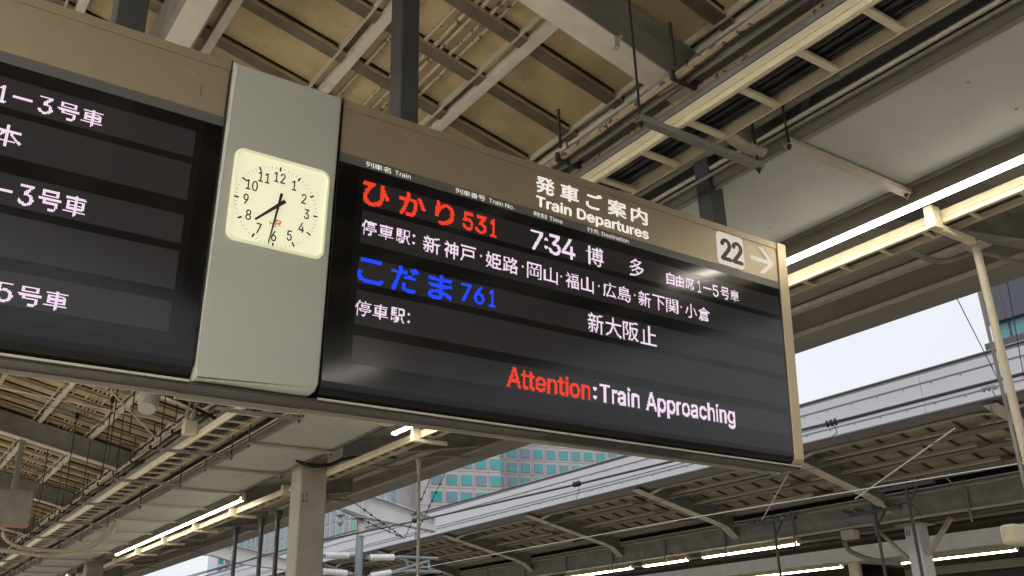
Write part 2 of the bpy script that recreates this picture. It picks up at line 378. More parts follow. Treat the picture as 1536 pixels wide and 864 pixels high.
# struts under the duct
def strut_unit(name, label, cat, x0, x1, y, z, rods, group, w=.055, h=.04, rodtop=None, m='beam'):
    t = thing(name, label, cat, ((x0+x1)/2, y, z), group)
    g = B(); box(g, x0, x1, y-w/2, y+w/2, z, z+.005); box(g, x0, x1, y-w/2, y-w/2+.005, z+.005, z+h); box(g, x0, x1, y+w/2-.005, y+w/2, z+.005, z+h); mk('channel_bar', g, M[m], t)
    for xr in rods:
        g = B(); tube(g, [(xr, y, z-.04), (xr, y, rodtop or Z0+4.4)], .009, 6); tube(g, [(xr, y, z-.02), (xr, y, z-.002)], .02, 6); mk('drop_rod', g, M['cable'], t)
    return t
s0 = strut_unit('duct_support', 'pale channel bar carrying the grey duct right of the board', 'bracket', 5.02, 6.50, 3.57, Z0+3.44, (5.04, 6.47), 'bars across the underside of the grey duct', w=.075, rodtop=Z0+4.1, m='steel')
j = 0
for i in range(-1, 24):
    if i == 0 or 1 <= i <= 2: continue
    y = 3.57+2.19*i
    lab = 'thin channel bar across the grey duct overhead behind the viewer' if i < 0 else '%s bar across the grey duct beyond the departure board' % ordi(j)
    if i > 0: j += 1
    clone(s0, (5.76, y, Z0+3.44), lab)
t0 = strut_unit('trapeze_hanger', 'dark trapeze bar on two rods under the cable ladder in front of the board', 'bracket', 3.84, 5.08, 3.87, Z0+3.395, (3.87, 5.05), 'trapeze bars carrying the cable ladder', w=.06, h=.045, rodtop=Z0+4.78)
j = 0
for i in range(2, 20):
    clone(t0, (4.46, 3.87+2.875*i, Z0+3.395), '%s trapeze bar under the cable ladder beyond the departure board' % ordi(j)); j += 1
# ------------------------------------------------------------------ strip lights
def strip_light(label, x, y0, y1, z, group, tm='tube', m='soffit', hw=.060, tr=.033, n=None):
    t = thing('strip_light', label, 'light', (x, (y0+y1)/2, z), group)
    g = B(); prism(g, [(x-hw, z-.004), (x-hw+.006, z-.004), (x-hw+.006, z+.055), (x+hw-.006, z+.055), (x+hw-.006, z-.004), (x+hw, z-.004), (x+hw*.75, z+.17), (x-hw*.75, z+.17)], 'y', y0, y1); mk('housing', g, M[m], t)
    for ye in (y0-.03, y1+.002):
        g = B(); box(g, x-hw*.8, x+hw*.8, ye, ye+.028, z-.03, z+.12); mk('end_cap', g, M['white'], t)
    L = (y1-y0)/(n or max(1, round((y1-y0)/2.6)))
    k = 0; y = y0
    while y < y1-.05:
        g = B(); tube(g, [(x, y+.008, z), (x, y+L-.008, z)], tr, 10); box(g, x-tr*.7, x+tr*.7, y+.008, y+L-.008, z+.01, z+.052); mk('lit_tube', g, M[tm], t); y += L
    return t
LX, LZ = 6.63, Z0+3.40
OG = 'strip lights of the near platform'
strip_light('long glowing strip light meeting the right end of the departure board', LX, 1.95, 12.55, LZ, OG)
strip_light('strip light segment behind the viewer outside the view', LX, -15.3, -4.8, LZ, OG)
strip_light('diagonal glowing strip light at lower left before the column', LX, 19.2, 29.75, LZ, OG)
strip_light('small distant strip light at the bottom left corner', LX, 36.5, 47, LZ, OG)
strip_light('added strip light row of the left platform side outside the view', -2.4, -8.0, 46, Z0+3.6, OG, 'tube_added')  # unseen row, added to brighten the roof boards
strip_light('second added strip light row of the left platform side outside the view', -4.6, -8.0, 46, Z0+3.6, OG, 'tube_added')  # second unseen row, added for the same roof light
hr = thing('light_rail', 'grey brown mounting rail above the strip lights', 'rail', (6.55, 0, Z0+3.6))
g = B(); box(g, 6.58, 6.68, -6, 60, Z0+3.575, Z0+3.62); mk('rail_web', g, M['dark'], hr)
for y in range(-5, 58, 2):
    g = B(); bar(g, (6.63, y, Z0+3.62), (6.63, y, Z0+4.0), .03, .03); mk('rail_hanger', g, M['beam'], hr)
# light brackets with arms
bt = thing('light_bracket', 'bright cream bracket arm under the strip light near the leaning pole', 'bracket', (6.93, 3.6, Z0+3.3), 'bracket arms beside the strip lights')
g = B(); box(g, 6.80, 6.925, 3.56, 3.64, Z0+3.24, Z0+3.44); bevel(g, .006, 1); mk('bracket_box', g, M['white'], bt)
g = B(); box(g, 6.927, 7.42, 3.57, 3.63, Z0+3.235, Z0+3.295); bevel(g, .005, 1); mk('arm', g, M['white'], bt)
j = 0
for y in (12.3, 17.5, 20.5, 23.1, 25.7, 28.3, 31.0, 36.0, 38.6, 41.2):
    clone(bt, (6.93, y, Z0+3.3), '%s cream bracket arm beside the strip lights beyond the board' % ordi(j)); j += 1
def pole(label, x, y, r, m, top, cap=True):
    t = thing('platform_pole', label, 'pole', (x, y, 0), 'slender poles along the platform edge')
    g = B(); tube(g, [(x, y, 0), (x, y, top)], r, 12); mk('shaft', g, M[m], t, smooth=True)
    g = B(); tube(g, [(x, y, top-.22), (x, y, top-.02), (x, y, top)], [r, r*2.1, r*2.1], 12) if cap else box(g, x-.09, x+.09, y-.09, y+.09, top, top+.012)
    mk('cap', g, M[m], t)
    g = B()
    for zc in (2.35, 2.75): tube(g, [(x, y, zc), (x, y, zc+.04)], r+.008, 12)
    mk('clamp', g, M[m], t)
    return t
pole('cream slender pole leaning through the sky gap at right', 7.50, 3.62, .034, 'steel', Z0+3.24, False)
pole('thin beige pole below the bracket left of the sky gap', 7.55, 13.4, .027, 'beam', Z0+3.24)
pole('rightmost of the three dark posts left of the big column', 7.5, 19.4, .05, 'cable', Z0+3.25)
pole('middle one of the three dark posts left of the big column', 7.5, 20.35, .05, 'cable', Z0+3.25)
pole('leftmost of the three dark posts left of the big column', 7.5, 22.0, .05, 'cable', Z0+3.25)
# ------------------------------------------------------------------ columns
FONT = None
try:
    import os
    FONT = bpy.data.fonts.load(os.path.join(bpy.utils.resource_path('LOCAL'), 'datafiles', 'fonts', 'Inter.woff2'))
except Exception: FONT = None
def one_mesh():
    return [(.0, .74), (.0, .86), (.12, .88), (.20, .93), (.24, 1.0), (.40, 1.0), (.40, 0), (.22, 0), (.22, .78), (.12, .75)], [(0, 1, 2, 9), (2, 3, 8, 9), (3, 4, 8), (4, 5, 6, 7, 8)]
def text_mesh(s, bold=0.0):
    if s == '1' and not FONT: return one_mesh()
    cu = bpy.data.curves.new('t', 'FONT'); cu.body = s; cu.size = 1; cu.offset = 0 if s.isascii() else bold; cu.resolution_u = 4
    
    if FONT and s.isascii(): cu.font = FONT
    cu.dimensions = '2D'; cu.fill_mode = 'NONE'
    ob = bpy.data.objects.new('t', cu); C.objects.link(ob)
    dg = bpy.context.evaluated_depsgraph_get(); me = ob.evaluated_get(dg).to_mesh()
    V = [(v.co.x, v.co.y) for v in me.vertices]; nxt = {}
    for e in me.edges: nxt.setdefault(e.vertices[0], []).append(e.vertices[1]); nxt.setdefault(e.vertices[1], []).append(e.vertices[0])
    ob.evaluated_get(dg).to_mesh_clear(); bpy.data.objects.remove(ob); bpy.data.curves.remove(cu)
    # closed outlines in drawing order, then keep the triangles with a non-zero winding number
    seen = set(); loops = []
    for a in range(len(V)):
        if a in seen: continue
        L = [a]; seen.add(a); c = a+1 if a+1 in nxt.get(a, []) else (nxt.get(a) or [a])[0]
        while c not in seen: L.append(c); seen.add(c); c = next((q for q in nxt[c] if q not in seen), a)
        if len(L) > 2: loops.append(L)
    es = [(L[i], L[(i+1) % len(L)]) for L in loops for i in range(len(L))]
    r = delaunay_2d_cdt([Vector(v) for v in V], es, [], 0, 1e-6)
    W_ = []
    for f in r[2]:
        px = sum(r[0][k].x for k in f)/len(f); py = sum(r[0][k].y for k in f)/len(f); w = 0
        for p, q in es:
            (x0, y0), (x1, y1) = V[p], V[q]
            if (y0 <= py) != (y1 <= py):
                xx = x0+(py-y0)/(y1-y0)*(x1-x0)
                if xx > px: w += 1 if y1 > y0 else -1
        if w: W_.append(tuple(f))
    return [(v.x, v.y) for v in r[0]], W_
def fit(VF, u0_, u1_, v0_, v1_):
    V, F = VF; xs = [v[0] for v in V]; yv = [v[1] for v in V]
    a, b, c, d = min(xs), max(xs), min(yv), max(yv)
    return [(u0_+(x-a)/(b-a)*(u1_-u0_), v0_+(y-c)/(d-c)*(v1_-v0_)) for x, y in V], F
def column(label, x0, x1, y0, y1, top, group, m='beam'):
    t = thing('canopy_column', label, 'column', ((x0+x1)/2, (y0+y1)/2, 0), group)
    g = B(); box(g, x0, x1, y0, y1, 0, top); bevel(g, .03, 2, lambda e: abs(e.verts[0].co.z-e.verts[1].co.z) > 1); mk('shaft', g, M[m], t)
    g = B(); box(g, x0-.06, x1+.06, y0-.06, y1+.06, 0, .12); mk('base', g, M[m], t)
    return t
CG = 'columns holding up the near canopy'
c1 = column('thick beige canopy column at the bottom left of centre', 6.44, 6.95, 15.70, 16.16, Z0+3.99, CG, 'colm')
V, F = fit(text_mesh('11'), 6.48, 6.60, 4.42, 4.56)
g = B(); vs = [g.verts.new((u, 15.694, v)) for u, v in V]; [g.faces.new([vs[i] for i in f]) for f in F]; mk('number_mark', g, M['ink'], c1)
column('distant beige canopy column in the bottom left corner', 6.44, 6.95, 32.7, 33.2, Z0+3.99, CG)
column('distant canopy column beyond the end of the strip lights', 6.44, 6.95, 50.0, 50.5, Z0+3.99, CG)
# black cable looped round the column head
g = B(); tube(g, catmull([(6.2, 15.3, Z0+3.62), (6.3, 15.55, Z0+3.50), (6.6, 15.6, Z0+3.45), (6.95, 15.62, Z0+3.50), (7.3, 15.7, Z0+3.66), (7.9, 15.9, Z0+3.80), (8.6, 16.2, Z0+3.9)]), .035, 8)
tag(mk('looped_cable', g, M['cable'], smooth=True), 'black cable looping around the head of the beige column', 'cable')
# ------------------------------------------------------------------ departure display
TILT = 0.07112
def sign_root(name, label, cat, uc):
    return thing(name, label, cat, (uc, 4.327, 2.9), None, (TILT, 0, 0), (uc, 0, 0))
def flat(name, VF, d, m, parent, label=None, fat=0):
    """flat print in the (u, v) plane of the sign, d behind the face"""
    g = B()
    for q, (du_, dv_) in enumerate(((0, 0), (fat, 0), (-fat, 0), (0, fat*.6), (0, -fat*.6)) if fat else ((0, 0),)):
        vs = [g.verts.new((u+du_, d-q*.00025, v+dv_)) for u, v in VF[0]]
        for f in VF[1]:
            try: g.faces.new([vs[i] for i in f])
            except ValueError: pass
    return mk(name, g, M[m], parent, label=label)
def led(name, chunks, m, parent, pitch=.0048, d=-.0065, bold=0.0, label=None):
    for s, a, b, c, e in chunks:
        g = B()
        V, F = fit(text_mesh(s, bold), a, b, c, e)
        bv = BVHTree.FromPolygons([Vector((x, z, 0)) for x, z in V], F)
        nu, nv = int((b-a)/pitch)+2, int((e-c)/pitch)+2
        r = pitch*.44
        for i in range(nu):
            for k in range(nv):
                u, v = a+i*pitch, c+k*pitch
                fb = (1.3 if bold > .01 else 1.5 if bold else 1) if s.isascii() else (1.9 if bold > .015 else 1)
                hit = sum(1 for du_, dv_ in ((0, 0), (.3*fb, .2*fb), (-.3*fb, -.2*fb), (.2*fb, -.3*fb), (-.2*fb, .3*fb)) if bv.ray_cast(Vector((u+du_*pitch, v+dv_*pitch, 1)), Vector((0, 0, -1)))[0] is not None)
                if hit >= (2 if fb == 1 else 1):
                    g.faces.new([g.verts.new((u+p*r, d, v+q*r)) for p, q in ((-1, -1), (1, -1), (1, 1), (-1, 1))])
        mk(name, g, M[m], parent, label=label)
def rrect(u0_, u1_, v0_, v1_, r, n=6):
    out = []
    for cx, cy, a0 in ((u1_-r, v1_-r, 0), (u0_+r, v1_-r, 90), (u0_+r, v0_+r, 180), (u1_-r, v0_+r, 270)):
        for k in range(n+1):
            a = radians(a0+90*k/n); out.append((cx+r*cos(a), cy+r*sin(a)))
    return out
def plate(g, poly, d0, d1):
    v0 = [g.verts.new((u, d0, v)) for u, v in poly]; v1 = [g.verts.new((u, d1, v)) for u, v in poly]; n = len(poly)
    g.faces.new(v0); g.faces.new(v1[::-1])
    for i in range(n): g.faces.new((v0[i], v0[(i+1) % n], v1[(i+1) % n], v1[i]))
STR = [(1.135, 1.283), (.90, 1.097), (.668, .818), (.43, .627), (.216, .37)]
def display(label, a, b, side):
    """a..b = u range incl. champagne end frame; side=+1: frame at b, -1: frame at a"""
    t = sign_root('departure_display', label, 'display board', (a+b)/2)
    fa, fb = (a, b-.105) if side > 0 else (a+.105, b)
    # body behind the face, rounded bottom
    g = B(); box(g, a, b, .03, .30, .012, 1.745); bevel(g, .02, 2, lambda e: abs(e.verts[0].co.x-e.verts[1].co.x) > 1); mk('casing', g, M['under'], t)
    g = B(); box(g, fa, fb, -.0, .028, 1.411, 1.745); bevel(g, .004, 1); hd = mk('header_panel', g, M['bronze'], t)
    g = B(); box(g, fa, fb, -.006, -.0005, 1.69, 1.742); mk('header_edge', g, M['bronze'], hd)
    e0, e1 = (b-.105, b) if side > 0 else (a, a+.105)
    g = B(); prism(g, [(-.012, .05), (-.012, 1.747), (.31, 1.747), (.31, .0), (.05, .0), (.01, .018)], 'x', e0+.0015, e1); bevel(g, .004, 1); mk('end_frame', g, M['gold'], t)
    g = B(); box(g, fa, fb, -.001, .028, 1.357, 1.4095); mk('caption_strip', g, M['greystrip'], t)
    # smoked face curling under at the bottom
    prof = [(-.003, 1.3555), (-.003, .10), (.0, .065), (.010, .035), (.028, .018), (.05, .012), (.06, .02), (.04, .05), (.028, .10), (.028, 1.3555)]
    g = B(); prism(g, prof, 'x', fa, fb); gl = mk('smoked_face', g, M['glass'], t)
    i0, i1 = (1.972, 5.548) if side > 0 else (-2.46, 1.10)
    if side > 0: m0, m1 = 2.012, 5.532
    else: m0, m1 = -2.42, 1.062
    g = B(); box(g, i0, i1, -.0045, -.0032, .155, 1.352); mk('inner_frame', g, M['inner'], gl)
    g = B()
    for v0_, v1_ in STR:
        g = B(); box(g, m0, m1, -.006, -.0047, v0_, v1_); mk('led_strip', g, M['led'], gl)
    # trims below
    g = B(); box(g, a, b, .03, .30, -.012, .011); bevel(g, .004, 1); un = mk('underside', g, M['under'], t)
    g = B(); box(g, a, b, .012, .028, .0, .010); mk('trim_line', g, M['lip'], un)
    g = B(); box(g, a, b-.0, .225, .235, -.034, -.0125); mk('back_lip', g, M['lip'], un)
    g = B()
    for k in range(int((b-a)/.33)): box(g, a+.2+k*.33, a+.225+k*.33, .10, .112, -.0135, -.0121)
    mk('vent_slot', g, M['ink'], un, kind='stuff')
    if side > 0:
        g = B()
        for q0, q1 in ((3.35, 3.95), (4.0, 4.55)):
            for r in range(4): box(g, q0, q1, .045+r*.034, .062+r*.034, -.0145, -.0125)
        mk('vent_grille', g, M['ink'], un, kind='stuff')
    return t
dr = display('right display board with red and blue train names and approaching train notice', 1.846, 5.661, 1)
dl = display('left display board cut off by the picture edge with white car numbers', -2.55, 1.196, -1)
fr = -.0075
led('hikari_text', [('ひ', 2.008, 2.172, 1.137, 1.278), ('か', 2.241, 2.408, 1.137, 1.278), ('り', 2.482, 2.606, 1.137, 1.278), ('5', 2.674, 2.742, 1.148, 1.258), ('3', 2.764, 2.838, 1.148, 1.258), ('1', 2.872, 2.916, 1.148, 1.258)], 'lred', dr, .0080, bold=.018)
led('time_text', [('7', 3.176, 3.27, 1.138, 1.268), (':', 3.285, 3.305, 1.165, 1.235), ('3', 3.318, 3.41, 1.138, 1.27), ('4', 3.424, 3.53, 1.138, 1.27)], 'lpink', dr, .0070, bold=.012)
led('destination_text', [('博', 3.625, 3.771, 1.137, 1.27), ('多', 4.0, 4.132, 1.137, 1.27)], 'lpink', dr, .0064, bold=.006)
led('car_text', [('自', 4.346, 4.418, 1.15, 1.238), ('由', 4.436, 4.512, 1.15, 1.238), ('席', 4.53, 4.613, 1.15, 1.238), ('1', 4.652, 4.683, 1.15, 1.238), ('−', 4.708, 4.788, 1.193, 1.200), ('5', 4.803, 4.862, 1.15, 1.238), ('号', 4.884, 4.976, 1.15, 1.24), ('車', 4.988, 5.078, 1.15, 1.24)], 'lpink', dr, .0056)
led('stops_label', [('停', 2.014, 2.105, .955, 1.042), ('車', 2.122, 2.212, .955, 1.042), ('駅', 2.230, 2.322, .955, 1.042), (':', 2.339, 2.352, .968, 1.028)], 'lpink', dr, .0056)
st = [('新', 2.408, 2.52), ('神', 2.548, 2.645), ('戸', 2.66, 2.768), ('・', 2.8, 2.812), ('姫', 2.84, 2.952), ('路', 2.968, 3.08), ('・', 3.109, 3.121), ('岡', 3.15, 3.257), ('山', 3.279, 3.386), ('・', 3.41, 3.422), ('福', 3.45, 3.56), ('山', 3.58, 3.682), ('・', 3.722, 3.734), ('広', 3.762, 3.876), ('島', 3.894, 4.006), ('・', 4.035, 4.047), ('新', 4.075, 4.186), ('下', 4.205, 4.318), ('関', 4.332, 4.443), ('・', 4.468, 4.48), ('小', 4.512, 4.626), ('倉', 4.641, 4.757)]
led('stops_text', [(c, a, b, .996, 1.007) if c == '・' else (c, a, b, .94, 1.043) for c, a, b in st], 'lpink', dr, .0056)
led('kodama_text', [('こ', 2.012, 2.16, .678, .812), ('だ', 2.216, 2.384, .673, .818), ('ま', 2.457, 2.612, .672, .818), ('7', 2.676, 2.742, .697, .803), ('6', 2.766, 2.836, .697, .803), ('1', 2.874, 2.918, .697, .805)], 'lblue', dr, .0080, bold=.018)
led('terminus_text', [('新', 3.63, 3.762, .675, .806), ('大', 3.775, 3.913, .675, .806), ('阪', 3.93, 4.066, .675, .806), ('止', 4.083, 4.226, .675, .806)], 'lpink', dr, .0064, bold=.006)
led('stops_label', [('停', 2.008, 2.103, .483, .568), ('車', 2.118, 2.207, .483, .568), ('駅', 2.225, 2.312, .483, .568), (':', 2.332, 2.345, .495, .553)], 'lpink', dr, .0056)
led('attention_text', [('Attention', 3.012, 3.64, .232, .35)], 'lred', dr, .0078, bold=.008)
led('approaching_text', [(':', 3.668, 3.69, .245, .318), ('Train', 3.722, 4.053, .234, .35), ('Approaching', 4.113, 4.948, .200, .35)], 'lpink', dr, .0078, bold=.008)
def chars(s, a, b): # split a run into equal cells
    n = len(s); w = (b-a)/n; return [(c, a+i*w+w*.04, a+(i+1)*w-w*.04) for i, c in enumerate(s)]
def caption(jp, ja, jb, en, ea, eb, parent, v0_=1.368, v1_=1.402):
    for c, a, b in chars(jp, ja, jb): flat('caption_text', fit(text_mesh(c), a, b, v0_, v1_), -.003, 'signwhite', parent)
    dsc = .0
    flat('caption_text', fit(text_mesh(en, .004), ea, eb, v0_+.001, v1_-.004), -.003, 'signwhite', parent)
caption('列車名', 2.012, 2.178, 'Train', 2.202, 2.306, dr)
caption('列車番号', 2.611, 2.831, 'Train No.', 2.856, 3.046, dr)
caption('時刻', 3.198, 3.304, 'Time', 3.325, 3.431, dr)
caption('行先', 3.637, 3.742, 'Destination', 3.765, 4.004, dr)
for c, a, b in (('発', 3.214, 3.369), ('車', 3.413, 3.573), ('ご', 3.632, 3.775), ('案', 3.822, 3.993), ('内', 4.033, 4.189)):
    flat('title_text', fit(text_mesh(c), a+.004, b-.004, 1.545, 1.660), -.002, 'signwhite', dr, fat=.0042)
flat('title_text', fit(text_mesh('Train Departures'), 3.221, 4.190, 1.424, 1.516), -.002, 'signwhite', dr, fat=.0045)
g = B(); plate(g, rrect(4.878, 5.168, 1.424, 1.682, .035), -.006, -.001); np_ = mk('track_number_plate', g, M['plate'], dr)
for a, b in ((4.922, 5.022), (5.044, 5.146)):
    flat('track_number', fit(text_mesh('2'), a, b, 1.463, 1.630), -.0075, 'ink', np_, fat=.011)
def poly(name, pts, d, m, parent): return flat(name, (pts, [tuple(range(len(pts)))]), d, m, parent)
poly('arrow_shaft', [(5.238, 1.535), (5.238, 1.571), (5.455, 1.571), (5.490, 1.553), (5.455, 1.535)], -.003, 'plate', dr)
poly('arrow_head', [(5.334, 1.662), (5.385, 1.662), (5.512, 1.556), (5.488, 1.553), (5.463, 1.553)], -.0035, 'plate', dr)
poly('arrow_head', [(5.463, 1.553), (5.488, 1.553), (5.512, 1.550), (5.385, 1.444), (5.334, 1.444)], -.0035, 'plate', dr)
# left board writing
for v0_, v1_, dx, s in ((1.155, 1.243, 0, '1−3号車'), (.687, .785, -.006, '1−3号車'), (.230, .318, -.014, '1−5号車')):
    led('car_text', [('自', -.12+dx, -.045+dx, v0_, v1_), ('由', -.03+dx, .045+dx, v0_, v1_), ('席', .06+dx, .135+dx, v0_, v1_),
                     (s[0], .176+dx, .207+dx, v0_, v1_), ('−', .235+dx, .318+dx, (v0_+v1_)/2-.003, (v0_+v1_)/2+.004), (s[2], .338+dx, .402+dx, v0_, v1_), ('号', .424+dx, .516+dx, v0_, v1_), ('車', .530+dx, .624+dx, v0_, v1_)], 'lpink', dl, .0064)
led('stops_text', [('本', .18, .304, .948, 1.052)], 'lpink', dl, .0064)
poly('paint_chip', [(.985, 1.62), (1.0, 1.618), (1.022, 1.595), (1.018, 1.592), (.998, 1.61)], -.0012, 'lip', dl)
poly('paint_crack', [(1.058, 1.56), (1.061, 1.56), (1.060, 1.47), (1.057, 1.50)], -.0012, 'ink', dl)
# ------------------------------------------------------------------ clock pillar
cp = sign_root('clock_pillar', 'grey green pillar with square lit clock between the two displays', 'clock', 1.52)
prof = []
ua, ub = 1.202, 1.829
g = B(); plate(g, [(ua, 1.736), (ub, 1.736), (ub, .075), (ub-.012, .035), (ub-.045, .006), (ua+.045, .006), (ua+.0, .0), (ua-.004, .006), (ua, .1)], -.035, .30)
bevel(g, .018, 3, lambda e: min(e.verts[0].co.y, e.verts[1].co.y) < -.03 and abs(e.verts[0].co.y-e.verts[1].co.y) < .001)
mk('pillar_shell', g, M['pillar'], cp, smooth=True)
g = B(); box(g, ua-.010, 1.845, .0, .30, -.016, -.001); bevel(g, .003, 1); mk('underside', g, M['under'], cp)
g = B(); box(g, ua-.01, 1.845, .225, .245, -.045, -.0165); mk('back_lip', g, M['lip'], cp)
for u in (1.1975, 1.8445):
    g = B(); box(g, u-.0012, u+.0012, -.02, .02, .07, 1.75); mk('joint', g, M['ink'], cp)
# clock recessed in the shell: raised rim frame + dial inside
cu0, cu1, cv0, cv1 = 1.262, 1.790, .732, 1.246
ck = B(); outer = rrect(cu0, cu1, cv0, cv1, .05); inn = rrect(cu0+.014, cu1-.014, cv0+.014, cv1-.014, .04)
dF, dB = -.052, -.0355
vo = [ck.verts.new((u, dF+.006, v)) for u, v in outer]; vi = [ck.verts.new((u, dF, v)) for u, v in inn]
vob = [ck.verts.new((u, dB+.002, v)) for u, v in outer]; vib = [ck.verts.new((u, dB, v)) for u, v in inn]; n = len(outer)
for i in range(n):
    k = (i+1) % n
    ck.faces.new((vo[i], vo[k], vi[k], vi[i])); ck.faces.new((vob[i], vob[k], vo[k], vo[i])); ck.faces.new((vi[i], vi[k], vib[k], vib[i]))
rim = mk('clock_rim', ck, M['rim'], cp)
g = B(); plate(g, inn, -.0385, -.0352); dial = mk('clock_dial', g, M['clock'], cp)
cx, cy = 1.511, .971; DD = -.0392
def hand(name, tip, tail, w0, w1, d):
    T, A = Vector(tip), Vector(tail); q = (T-A).normalized(); nrm = Vector((-q.y, q.x))
    pts = [A+nrm*w0, A-nrm*w0, T-nrm*w1, T+nrm*w1]
    g = B(); plate(g, [(p.x, p.y) for p in pts], d-.002, d); mk(name, g, M['ink'], dial)
for k in range(60):
    a = radians(6*k); r1 = .228; big = k % 5 == 0; r0_ = .203 if big else .212; w = .0048 if big else .0013
    q = Vector((sin(a), cos(a))); nrm = Vector((q.y, -q.x)); c = Vector((cx, cy))
    pts = [c+q*r0_+nrm*w, c+q*r0_-nrm*w, c+q*r1-nrm*w, c+q*r1+nrm*w]
    poly('minute_mark', [(p.x, p.y) for p in pts], DD, 'ink' if big else 'tick', dial)
for h in range(1, 13):
    a = radians(30*h); r = .166; V_ = text_mesh(str(h))
    xs = [p[0] for p in V_[0]]; wd = (max(xs)-min(xs))*.080
    c = (cx+r*sin(a), cy+r*cos(a))
    flat('numeral', fit(V_, c[0]-wd/2, c[0]+wd/2, c[1]-.0285, c[1]+.0285), DD, 'ink', dial, fat=.0012)
hand('hour_hand', (cx-.108, cy-.100), (cx+.042, cy+.042), .0105, .0055, -.041)
hand('minute_hand', (cx-.027, cy-.214), (cx+.018, cy+.078), .0078, .0028, -.0445)
g = B(); tube(g, [(cx, -.0395, cy), (cx, -.049, cy)], .011, 14); mk('hand_hub', g, M['ink'], dial)
# orange emblem: joined J and R
lx, ly = 1.478, .868
poly('emblem', [(lx, ly+.012), (lx+.008, ly+.012), (lx+.009, ly+.007), (lx+.022, ly+.005), (lx+.024, ly+.030), (lx+.031, ly+.030), (lx+.030, ly+.001), (lx+.027, ly-.002), (lx+.005, ly)], DD, 'orange', dial)
poly('emblem', [(lx+.034, ly-.002), (lx+.041, ly-.002), (lx+.041, ly+.023), (lx+.057, ly+.023), (lx+.058, ly+.017), (lx+.044, ly+.015), (lx+.044, ly+.010), (lx+.056, ly-.002), (lx+.066, ly-.002), (lx+.055, ly+.009), (lx+.065, ly+.013), (lx+.066, ly+.026), (lx+.060, ly+.030), (lx+.034, ly+.030)], DD, 'orange', dial)
poly('emblem', [(lx+.024, ly-.012), (lx+.045, ly-.012), (lx+.045, ly-.007), (lx+.024, ly-.007)], DD, 'orange', dial)
# ------------------------------------------------------------------ hangers of the board
def hanger(label, x, y, w, d, z0_, z1_):
    t = thing('hanger_post', label, 'post', (x+w/2, y+d/2, z0_), 'dark posts hanging the display boards')
    g = B(); box(g, x, x+w, y, y+d, z0_, z1_); bevel(g, .008, 1); mk('post_shaft', g, M['post'], t)
    g = B(); box(g, x-.05, x+w+.05, y-.05, y+d+.05, z0_, z0_+.015); mk('foot_plate', g, M['post'], t)
    g = B()
    for sx in (x-.025, x+w+.025): tube(g, [(sx, y-.02, z0_+.015), (sx, y-.02, z0_+.035)], .012, 6)
    mk('bolt', g, M['post'], t)
    return t
hanger('dark square hanger post above the red train name', 2.305, 4.38, .135, .15, 4.645, 6.4)
hanger('dark square hanger post above the number twenty-two end of the board', 5.08, 4.38, .15, .15, 4.645, 6.1)
hanger('dark hanger post in the top left corner above the left display', .62, 4.36, .155, .15, 4.645, 6.8)
hanger('dark hanger post of the left display beyond the picture edge', -1.9, 4.38, .14, .15, 4.645, 7.2)
# ------------------------------------------------------------------ small things near left bottom
sp = thing('loudspeaker', 'grey cylindrical loudspeaker hanging under the roof below the clock', 'speaker', (3.35, 14.2, Z0+3.9))
g = B(); tube(g, [(3.30, 14.10, Z0+3.72), (3.32, 14.14, Z0+3.80), (3.36, 14.2, Z0+4.0)], [.13, .145, .145], 20); mk('speaker_drum', g, M['galv'], sp, smooth=True)
g = B(); tube(g, [(3.36, 14.2, Z0+4.0), (3.38, 14.22, Z0+4.06)], [.15, .10], 20); mk('speaker_cap', g, M['cable'], sp, smooth=True)
g = B(); tube(g, [(3.38, 14.22, Z0+4.05), (3.9, 14.6, Z0+4.05), (4.9, 15.2, Z0+3.9)], .03, 8); bar(g, (3.38, 14.22, Z0+4.05), (3.38, 14.25, Z0+4.8), .03, .03); mk('speaker_arm', g, M['cable'], sp)
jb = thing('junction_box', 'small cream junction box with bent conduits on the cable ladder', 'box', (4.12, 14.6, Z0+3.6))
g = B(); box(g, 3.98, 4.18, 14.45, 14.62, Z0+3.50, Z0+3.72); bevel(g, .012, 2); mk('box_body', g, M['white'], jb)
for dx in (.05, .14):
    g = B(); tube(g, catmull([(3.98+dx, 14.53, Z0+3.72), (3.98+dx, 14.53, Z0+3.95), (3.98+dx+.1, 14.55, Z0+4.15), (3.98+dx+.35, 14.6, Z0+4.3)]), .028, 8); mk('bent_conduit', g, M['soffit'], jb, smooth=True)
fd = thing('display_housing', 'distant grey display housing with red lit lower edge at left', 'display board', (1.9, 21.5, Z0+2.95))
g = B(); box(g, .2, 3.03, 21.5, 21.9, Z0+2.95, Z0+3.68); bevel(g, .03, 2); mk('housing', g, M['beam'], fd)
g = B(); box(g, .2, 3.0, 21.46, 21.495, Z0+2.93, Z0+2.965); mk('lower_edge', g, M['redglow'], fd)
g = B(); g.free()
for x in (1.2, 2.6):
    g = B(); box(g, x, x+.10, 21.6, 21.7, Z0+3.68, Z0+5.2); mk('hanger', g, M['beam'], fd)
cv = thing('flexible_conduit', 'pale curving conduits sweeping from the distant display housing to the ladder', 'conduit', (2.5, 21.8, Z0+2.8))
